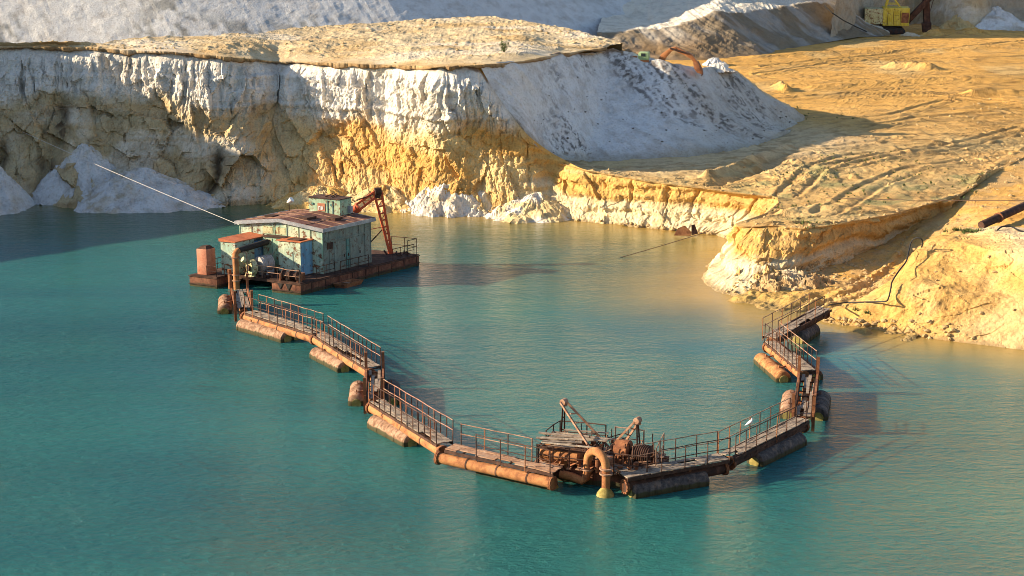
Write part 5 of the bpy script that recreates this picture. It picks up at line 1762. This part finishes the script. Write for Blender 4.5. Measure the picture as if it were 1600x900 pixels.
# slurry pump and grey motor
mb = MB()
mb.tube([D(0.55, 5.25, 1.75), D(0.6, 5.25, 1.75), D(1.0, 5.15, 1.75), D(1.05, 5.15, 1.75)], [0.4, 0.68, 0.68, 0.4], 20)
mb.tube([D(0.8, 5.2, 1.75), D(0.8, 5.6, 2.2), D(0.4, 5.75, 2.5)], 0.24, 12)
mb.hexa([D(0.5, 4.8, 1.0), D(1.1, 4.8, 1.0), D(1.1, 5.7, 1.0), D(0.5, 5.7, 1.0)], [D(0.6, 4.9, 1.4), D(1.0, 4.9, 1.4), D(1.0, 5.6, 1.4), D(0.6, 5.6, 1.4)])
pu = mb.build('pump', M['yellow_old'], dred)
mb = MB().tube([D(0.53, 5.25, 1.75), D(0.42, 5.27, 1.75)], 0.26, 14)
for i in range(10):
    an = 2 * math.pi * i / 10
    c = D(0.55, 5.25, 1.75) + Vector((DW[0] * math.cos(an) * 0.55, DW[1] * math.cos(an) * 0.55, math.sin(an) * 0.55))
    mb.tube([c, c - Vector((DU[0], DU[1], 0)) * 0.1], 0.05, 6)
mb.build('bolt', M['rust_dark'], pu)
mb = MB()
mb.tube([D(1.3, 5.0, 1.95), D(1.34, 5.0, 1.95), D(2.5, 4.85, 1.95), D(2.6, 4.85, 1.95)], [0.5, 0.66, 0.66, 0.45], 20)
mb.hexa([D(1.4, 4.5, 1.0), D(2.5, 4.4, 1.0), D(2.5, 5.4, 1.0), D(1.4, 5.5, 1.0)], [D(1.45, 4.6, 1.5), D(2.45, 4.5, 1.5), D(2.45, 5.3, 1.5), D(1.45, 5.4, 1.5)])
mo = mb.build('motor', M['grey_motor'], dred)
mb = MB()
for k in range(6):
    mb.tube([D(1.5 + k * 0.16, 4.97 - k * 0.02, 1.95), D(1.54 + k * 0.16, 4.97 - k * 0.02, 1.95)], 0.70, 20)
mb.build('cooling_rib', M['grey_motor'], mo)
# winch on the right front corner
mb = MB()
mb.tube([D(0.55, 0.45, 1.5), D(0.55, 1.9, 1.5)], 0.3, 16)
for b_ in (0.45, 1.1, 1.85):
    mb.tube([D(0.55, b_, 1.5), D(0.55, b_ + 0.07, 1.5)], 0.47, 18)
wi = mb.build('winch', M['rust_dark'], dred)
mb = MB()
for b_ in (0.35, 2.0):
    dbox(mb, 0.3, 0.85, b_, b_ + 0.1, 1.0, 1.6)
dbox(mb, 0.9, 1.5, 0.6, 1.3, 1.0, 1.6)
mb.build('winch_frame', M['rust'], wi)
for a0, b0, s_ in ((-0.02, 1.75, 0.55), (-0.02, 0.95, 0.6)):
    mb = MB().prism([D(a0 - 0.03, b0 + 0.3, 0.9), D(a0 - 0.03, b0 - 0.3, 0.9), D(a0 - 0.03, b0, 0.9 - s_)], Vector((DU[0], DU[1], 0)) * 0.03)
    mb.build('gusset', M['dark'], dred, 'black triangular plate on the bow')
# scraps and valves along the working deck
rnd = random.Random(15)
mb = MB()
for k in range(34):
    a_, b_ = rnd.uniform(-0.3, 2.2), rnd.uniform(2.4, 7.6)
    if a_ < 0.6 and b_ < 7.3:
        a_ += 0.7
    h_ = rnd.uniform(0.15, 0.6)
    if rnd.random() < 0.5:
        mb.tube([D(a_, b_, 1.0), D(a_, b_, 1.0 + h_)], rnd.uniform(0.05, 0.13), 7)
    else:
        mb.beam(D(a_, b_, 1.05), D(a_ + rnd.uniform(-.4, .4), b_ + rnd.uniform(-.5, .5), 1.05 + h_), rnd.uniform(0.06, 0.2), rnd.uniform(0.06, 0.14))
mb.build('deck_fittings', M['rust_dark'], dred)


def drail(pts, h=1.0, mat='rust_dark', mid=True, double=False):
    mb = MB()
    q_ = [D(*p) for p in pts]
    mb.tube([p + Vector((0, 0, h)) for p in q_], 0.032, 6)
    if mid:
        mb.tube([p + Vector((0, 0, h * 0.5)) for p in q_], 0.026, 6)
    rl = mb.build('railing', M[mat], dred)
    for p in q_:
        MB().beam(p, p + Vector((0, 0, h + 0.01)), 0.05, 0.05, (1, 0, 0)).build('post', M[mat], rl)


drail([(0.1, 0.0, 1), (0.1, 1.2, 1), (0.55, 2.5, 1), (0.55, 4.0, 1), (0.55, 4.9, 1)], 1.05, 'rust_pale')
drail([(-0.7, 7.4, 1), (-0.75, 8.3, 1)], 0.9)
drail([(0.6, 6.6, 1), (0.6, 7.2, 1), (0.2, 7.4, 1)], 0.9, 'rust')
drail([(2.2, 0.1, 1), (3.4, 0.1, 1), (4.4, 0.15, 1)], 1.0)
drail([(5.0, 0.1, 1), (6.0, 0.1, 1), (7.2, 0.1, 1), (8.4, 0.1, 1)], 1.0)
drail([(11.3, 0.0, 1), (12.3, 0.0, 1), (13.1, 0.0, 1), (14.0, 0.0, 1)], 1.0)
drail([(13.2, 0.0, 1), (14.35, 0.0, 1), (14.35, 1.2, 1), (14.35, 2.5, 1)], 1.45)
drail([(0.45, 9.75, 1), (2.0, 9.75, 1), (3.8, 9.75, 1)], 0.95)

# red crane frame at the far end
apex = D(13.2, 2.9, 6.6)
cr = MB()


def lattice(mb, a, b, w0, w1, n, up):
    a, b = vec(a), vec(b)
    d = (b - a).normalized()
    s = d.cross(vec(up)).normalized()
    for sd in (-1, 1):
        mb.beam(a + s * sd * w0, b + s * sd * w1, 0.20, 0.2, up)
    for i in range(n + 1):
        t = i / n
        c = a.lerp(b, t)
        w_ = lerp(w0, w1, t)
        mb.beam(c - s * w_, c + s * w_, 0.14, 0.10, up)
        if i < n:
            c2 = a.lerp(b, (i + 0.85) / n)
            if i % 2:
                mb.beam(c - s * w_, c2 + s * w_, 0.06, 0.06, up)


foot = D(13.6, 2.0, 1.0)
view_up = (DU[0] * 0.4, -1, 0.1)
lattice(cr, foot, apex, 0.10, 0.34, 9, (0.3, -1, 0.15))
crane = cr.build('crane_frame', M['orange'], dred)
back = D(11.9, 4.0, 5.3)
cr2 = MB()
lattice(cr2, back, apex, 0.28, 0.22, 3, (0.3, -1, 0.15))
cr2.tube([back + Vector((-0.3, 0, -0.25)), back + Vector((0.2, 0, 0.1))], 0.42, 12)
cr2.build('boom', M['orange'], crane)
MB().beam(D(11.2, 4.6, 1.0), back, 0.22, 0.22).build('boom_leg', M['orange'], crane)
MB().tube([apex + Vector((-0.28, -0.1, 0.12)), apex + Vector((0.28, 0.1, 0.12))], 0.34, 14).build('sheave', M['rust_dark'], crane)
MB().beam(apex + Vector((0, 0, -0.5)), apex + Vector((0, 0, 0.35)), 0.5, 0.4, (0, 1, 0)).build('head_block', M['rust_dark'], crane)
MB().tube([D(12.8, 3.3, 3.3).lerp(foot.lerp(apex, 0.45), 1.0), D(12.2, 4.0, 1.1)], 0.06, 7).build('strut', M['rust_dark'], crane)
MB().tube([foot.lerp(apex, 0.45), D(11.3, 2.6, 3.5)], 0.035, 6).build('tie_rod', M['orange'], crane)
st_ = MB()
st_.tube([apex, D(10.1, 4.8, 5.4)], 0.04, 6)
st_.tube([apex + Vector((0.1, 0, 0)), D(10.1, 5.4, 5.4)], 0.03, 6)
st_.build('stay', M['rust_dark'], crane)
mb = MB()
for k in range(9):
    a_, b_ = 13.6 + random.uniform(-.6, .6), 1.5 + random.uniform(-1.2, 1.2)
    mb.beam(D(a_, b_, 1.05), D(a_ + random.uniform(-.4, .4), b_ + random.uniform(-.4, .4), 1.1 + random.uniform(0, .3)), 0.12, 0.1)
mb.build('stern_fittings', M['rust_dark'], dred)

# little punt tied alongside
pa = D(4.6, -0.95, 0)
punt = thing('punt', 'small rusty flat-bottomed punt moored against the side of the dredger', 'boat', pa)
mb = MB()
bt0 = [D(3.75, -0.45, -0.12), D(5.6, -0.45, -0.12), D(5.6, -1.3, -0.12), D(3.75, -1.3, -0.12)]
tp0 = [D(3.5, -0.35, 0.38), D(5.85, -0.35, 0.38), D(5.85, -1.45, 0.38), D(3.5, -1.45, 0.38)]
ti = [D(3.6, -0.43, 0.38), D(5.75, -0.43, 0.38), D(5.75, -1.37, 0.38), D(3.6, -1.37, 0.38)]
bi = [D(3.85, -0.5, 0.02), D(5.5, -0.5, 0.02), D(5.5, -1.25, 0.02), D(3.85, -1.25, 0.02)]
f_ = []
for r_ in range(3):
    for i in range(4):
        f_.append((r_ * 4 + i, r_ * 4 + (i + 1) % 4, (r_ + 1) * 4 + (i + 1) % 4, (r_ + 1) * 4 + i))
f_ += [(3, 2, 1, 0), (12, 13, 14, 15)]
mb.add(bt0 + tp0 + ti + bi, f_)
mb.build('punt_hull', M['rust'], punt)
MB().beam(D(4.6, -0.42, 0.28), D(4.6, -1.38, 0.28), 0.22, 0.04).build('thwart', M['wood_rusty'], punt)

# ropes
def cable(name, label, a, b, sag, r, mat):
    a, b = vec(a), vec(b)
    pts = []
    for i in range(41):
        t = i / 40
        p = a.lerp(b, t)
        p.z -= sag * 4 * t * (1 - t)
        pts.append(p)
    o = MB().tube(pts, r, 6).build(name, M[mat])
    return tag(o, label, 'cable')


cable('mooring_cable', 'long pale cable sagging across the shaded cliff down to the dredger cabin', U(-130, 128, 9.0), D(4.0, 9.1, 4.6), 0.35, 0.02, 'rope')
cable('anchor_cable', 'thin taut cable slanting out of the golden water toward the sand spur', U(960, 405, -0.1), U(1108, 361, 1.6), 0.05, 0.03, 'rope_dark')
cable('overhead_wire', 'thin dark wire strung level above the sandy ramp', U(1290, 309, 4.9), U(1660, 312, 6.0), 0.15, 0.028, 'rope_dark')

# =================================================================== machines on the shore
def fr(origin, ang):
    o = vec(origin)
    ex = Vector((math.cos(ang), math.sin(ang), 0))
    ey = Vector((-math.sin(ang), math.cos(ang), 0))
    return lambda x, y, z: o + ex * x + ey * y + Vector((0, 0, z))


def lbox(mb, T, x0, x1, y0, y1, z0, z1, dx=0.0):
    return mb.hexa([T(x0, y0, z0), T(x1, y0, z0), T(x1, y1, z0), T(x0, y1, z0)], [T(x0 + dx, y0, z1), T(x1 - dx, y0, z1), T(x1 - dx, y1, z1), T(x0 + dx, y1, z1)])


# yellow mining shovel, seen from the side, boom to the right
so = U(1386, 52, 4.9)
T = fr(so, math.radians(-8))
sh = thing('mining_shovel', 'big yellow mining shovel digging at the foot of the distant sunlit bank', 'excavator', so)
for y in (-2.0, 2.0):
    mb = MB()
    prof = [(-2.9, 0.35), (-2.5, 0.0), (2.6, 0.0), (3.0, 0.35), (3.0, 0.75), (2.6, 1.1), (-2.5, 1.1), (-2.9, 0.75)]
    mb.prism([T(px, y - 0.5, pz) for px, pz in prof], T(0, 1.0, 0) - T(0, 0, 0))
    ck = mb.build('crawler', M['dark'], sh, bevel=0.04)
    for k in range(6):
        MB().tube([T(-2.2 + k * 0.9, y - 0.56, 0.5), T(-2.2 + k * 0.9, y - 0.51, 0.5)], 0.32, 12).build('roller', M['rust_dark'], ck)
lbox(MB(), T, -1.6, 1.6, -1.5, 1.5, 1.1, 1.55).build('turntable', M['dark'], sh)
hs = lbox(MB(), T, -1.0, 3.6, -2.2, 2.0, 1.56, 4.7).build('house', M['yellow'], sh, bevel=0.06)
lbox(MB(), T, -4.2, -1.003, -2.1, 2.0, 1.8, 4.5).build('counterweight', M['yellow_old'], sh, 'duller rear end of the body', bevel=0.06)
lbox(MB(), T, 2.2, 3.5, -2.27, -2.203, 2.1, 3.9).build('rusty_panel', M['rust'], sh, 'rust-brown patch at the front of the body')
mb = MB()
for x in (-0.2, 0.8, 2.0):
    lbox(mb, T, x, x + 0.06, -2.25, -2.203, 1.7, 4.2)
for x0, x1 in ((1.0, 1.8),):
    lbox(mb, T, x0, x1, -2.25, -2.203, 3.3, 3.36)
mb.build('door_edge', M['rust_dark'], sh)
for x in (-3.4, -2.4):
    lbox(MB(), T, x, x + 0.6, -2.05, -2.003, 2.8, 3.5).build('vent', M['rust_dark'], sh)
mb = MB()
for y in (-1.2, 1.2):
    mb.beam(T(-0.6, y, 4.3), T(0.1, y, 7.2), 0.25, 0.25)
    mb.beam(T(2.4, y, 4.3), T(0.1, y, 7.2), 0.25, 0.25)
    mb.beam(T(-0.4, y, 5.3), T(1.6, y, 5.3), 0.15, 0.15)
mb.beam(T(0.1, -1.3, 7.2), T(0.1, 1.3, 7.2), 0.25, 0.25)
mb.build('a_frame', M['yellow'], sh)
mb = MB()
for y in (-0.7, 0.7):
    mb.beam(T(3.2, y, 1.9), T(8.2, y, 7.6), 0.5, 0.9)
for t in (0.25, 0.5, 0.75):
    p = T(3.2, 0, 1.9).lerp(T(8.2, 0, 7.6), t)
    mb.beam(p - (T(0, .7, 0) - T(0, 0, 0)), p + (T(0, .7, 0) - T(0, 0, 0)), 0.25, 0.25)
mb.build('boom', M['rust_dark'], sh)
mb = MB().beam(T(6.3, 0, 7.8), T(6.9, 0, 1.9), 0.9, 1.1, (1, 0, 0))
mb.build('dipper_stick', M['rust_dark'], sh)
mb = MB().hexa([T(6.2, -0.9, 0.3), T(7.7, -0.9, 0.2), T(7.7, 0.9, 0.2), T(6.2, 0.9, 0.3)], [T(6.0, -1.0, 1.9), T(7.6, -1.0, 2.1), T(7.6, 1.0, 2.1), T(6.0, 1.0, 1.9)])
bk = mb.build('bucket', M['rust_dark'], sh, bevel=0.05)
mb = MB()
for y in (-0.75, -0.25, 0.25, 0.75):
    mb.beam(T(7.7, y, 0.25), T(8.15, y, 0.35), 0.16, 0.16)
mb.build('tooth', M['rust_pale'], bk)
mb = MB()
for y in (-0.5, 0.5):
    mb.tube([T(0.1, y, 7.2), T(8.2, y, 7.7)], 0.06, 6)
mb.tube([T(8.2, 0, 7.7), T(6.9, 0, 2.2)], 0.06, 6)
mb.build('hoist_rope', M['rust_dark'], sh)
# feeder cable lying down the bank to the shovel
pts = [U(x, y, z) for x, y, z in ((1288, 9, 11.0), (1300, 20, 9.9), (1318, 32, 8.4), (1338, 42, 7.0), (1356, 50, 5.6), (1376, 54, 5.1))]
tag(MB().tube(pts, 0.09, 6).build('power_cable', M['rubber']), 'black cable trailing down the grey bank to the yellow shovel', 'cable')

# orange backhoe behind the crest of the spoil slope
ko = U(1046, 101, 12.5)
T = fr(ko, math.radians(-14))
bh = thing('backhoe_excavator', 'orange excavator arm and green cab showing behind the white spoil crest', 'excavator', ko)
z0 = -0.9
for y in (-1.1, 1.1):
    prof = [(-5.6, 0.3), (-5.3, 0.0), (-2.0, 0.0), (-1.7, 0.3), (-1.7, 0.6), (-2.0, 0.9), (-5.3, 0.9), (-5.6, 0.6)]
    MB().prism([T(px, y - 0.3, z0 + pz) for px, pz in prof], T(0, 0.6, 0) - T(0, 0, 0)).build('crawler', M['dark'], bh)
lbox(MB(), T, -5.6, -2.2, -1.3, 1.3, z0 + 0.95, z0 + 1.49).build('body', M['digger_orange'], bh, bevel=0.08)
cb_ = lbox(MB(), T, -3.5, -2.2, -1.25, -0.1, z0 + 1.5, z0 + 2.35, 0.1).build('cab', M['green_cab'], bh, bevel=0.05)
lbox(MB(), T, -3.1, -2.6, -1.285, -1.255, z0 + 1.9, z0 + 2.25).build('window', M['glass'], cb_)
lbox(MB(), T, -5.5, -3.6, -1.2, 1.2, z0 + 1.493, z0 + 1.9).build('engine_cover', M['digger_orange'], bh, bevel=0.06)
mb = MB()
bp = [(-1.6, 0.1), (-0.9, 1.25), (0.1, 1.95), (0.7, 2.05), (0.8, 1.8), (0.2, 1.5), (-0.4, 0.8), (-0.7, -0.05)]
mb.prism([T(x, -0.25, z) for x, z in bp], T(0, 0.5, 0) - T(0, 0, 0))
mb.build('boom', M['digger_orange'], bh, bevel=0.03)
mb = MB()
ap = [(0.3, 2.0), (0.7, 2.1), (2.6, 1.25), (3.3, 0.35), (3.0, 0.2), (2.3, 0.85), (0.5, 1.7)]
mb.prism([T(x, -0.2, z) for x, z in ap], T(0, 0.4, 0) - T(0, 0, 0))
mb.build('arm', M['digger_orange'], bh, bevel=0.03)
MB().tube([T(0.1, -0.3, 1.9), T(2.2, -0.3, 1.35)], 0.11, 8).build('ram', M['rust_dark'], bh)
mb = MB()
kp = [(2.8, 0.4), (3.3, 0.45), (3.75, -0.35), (3.9, -0.95), (3.3, -0.8), (2.9, -0.3)]
mb.prism([T(x, -0.5, z) for x, z in kp], T(0, 1.0, 0) - T(0, 0, 0))
bk = mb.build('bucket', M['rust'], bh, bevel=0.03)
mb = MB()
for y in (-0.4, 0, 0.4):
    mb.beam(T(3.85, y, -0.9), T(3.75, y, -1.15), 0.1, 0.1)
mb.build('tooth', M['rust_dark'], bk)

# big rusty pipe lying on the right, and the black hoses
pp = [U(1533, 352, 4.35), U(1560, 340, 4.75), U(1600, 322, 4.95), U(1680, 292, 5.0), U(1760, 268, 5.0)]
pipe = MB().tube(pp, 0.36, 16).build('dredge_pipe', M['rust_dark'])
tag(pipe, 'thick dark rusty pipe lying on the sand behind the big ochre mound', 'pipe')
for k in (1.0, 2.4):
    i = int(k)
    c = vec(pp[i]).lerp(vec(pp[i + 1]), k - i)
    d_ = (vec(pp[i + 1]) - vec(pp[i])).normalized()
    MB().tube([c - d_ * 0.08, c + d_ * 0.08], 0.46, 16).build('flange', M['rust'], pipe)


def hose(label, pxz, r):
    P_ = [vec(U(*q)) for q in pxz]
    # smooth the line
    out = []
    for i in range(len(P_) - 1):
        p0, p1, p2, p3 = P_[max(i - 1, 0)], P_[i], P_[i + 1], P_[min(i + 2, len(P_) - 1)]
        for k in range(6):
            t = k / 6
            out.append(0.5 * ((2 * p1) + (p2 - p0) * t + (2 * p0 - 5 * p1 + 4 * p2 - p3) * t * t + (3 * p1 - p0 - 3 * p2 + p3) * t ** 3))
    out.append(P_[-1])
    tag(MB().tube(out, r, 7).build('hose', M['rubber']), label, 'hose')


hose('black cable winding from the walkway landing up the mound to a loop on its crest',
     [(1294, 477, 1.6), (1320, 473, 1.05), (1350, 472, 1.5), (1382, 471, 2.2), (1388, 466, 2.4), (1392, 450, 3.0), (1394, 440, 3.4), (1404, 424, 4.0), (1416, 408, 4.4), (1420, 392, 5.0), (1424, 378, 5.6), (1431, 372, 6.0), (1439, 373, 6.0), (1442, 380, 5.6), (1440, 386, 5.2)], 0.06)
hose('black hose arched over the sand between the mound and the rusty pipe', [(1558, 360, 5.2), (1566, 354, 5.4), (1580, 354, 5.4), (1592, 360, 5.2), (1612, 366, 5.0)], 0.07)

# the dark rusty scrap sheet lying in the shallows below the bench
o = U(1069, 367, 0.1)
scp = thing('scrap_sheet', 'bent rust-brown scrap sheet lying at the waterline below the sandy bench', 'scrap', o)
MB().add([o + np.array(q) for q in ((-1.0, -0.3, 0), (0.6, -0.4, 0), (0.7, 0.4, 0.1), (0.1, 0.3, 0.75), (-0.6, 0.2, 0.5), (-1.0, -0.3, 0.08), (0.6, -0.4, 0.08), (0.75, 0.4, 0.18), (0.1, 0.36, 0.85), (-0.6, 0.28, 0.6))],
         [(0, 1, 2, 3, 4), (9, 8, 7, 6, 5)] + [(i, (i + 1) % 5, 5 + (i + 1) % 5, 5 + i) for i in range(5)]).build('sheet', M['rust_pipe'], scp)
MB().add([o + np.array(q) for q in ((0.7, -0.2, 0), (1.3, -0.1, 0.15), (1.0, 0.4, 0.95), (0.7, 0.3, 0.9), (0.75, -0.15, 0), (1.35, -0.05, 0.15), (1.05, 0.45, 0.95), (0.75, 0.35, 0.9))],
         [(0, 1, 2, 3), (7, 6, 5, 4)] + [(i, (i + 1) % 4, 4 + (i + 1) % 4, 4 + i) for i in range(4)]).build('torn_flap', M['rust_dark'], scp)

# young shrub on the plateau
so_ = U(787, 84, 15.0)
sb_ = thing('shrub', 'lone thin green shrub growing on the bare plateau above the white face', 'shrub', so_)
rnd = random.Random(3)
mb, ml = MB(), MB()
for k in range(9):
    a_ = rnd.uniform(0, 6.28)
    t_ = vec(so_) + Vector((math.cos(a_) * rnd.uniform(0.2, 0.7), math.sin(a_) * 0.4, rnd.uniform(0.9, 1.7)))
    mb.tube([vec(so_), vec(so_).lerp(t_, 0.5) + Vector((0.05, 0, 0.1)), t_], [0.03, 0.02, 0.008], 5)
    for q in range(36):
        c = vec(so_).lerp(t_, rnd.uniform(0.3, 1.0)) + Vector((rnd.gauss(0, .12), rnd.gauss(0, .12), rnd.gauss(0, .1)))
        u_ = Vector((rnd.uniform(-1, 1), rnd.uniform(-1, 1), rnd.uniform(-1, 1))).normalized() * 0.09
        v_ = Vector((rnd.uniform(-1, 1), rnd.uniform(-1, 1), rnd.uniform(-1, 1))).normalized() * 0.05
        ml.add([c - u_, c + v_, c + u_, c - v_], [(0, 1, 2, 3)])
mb.build('stem', M['rust_dark'], sb_)
ml.build('foliage', M['leaf'], sb_)
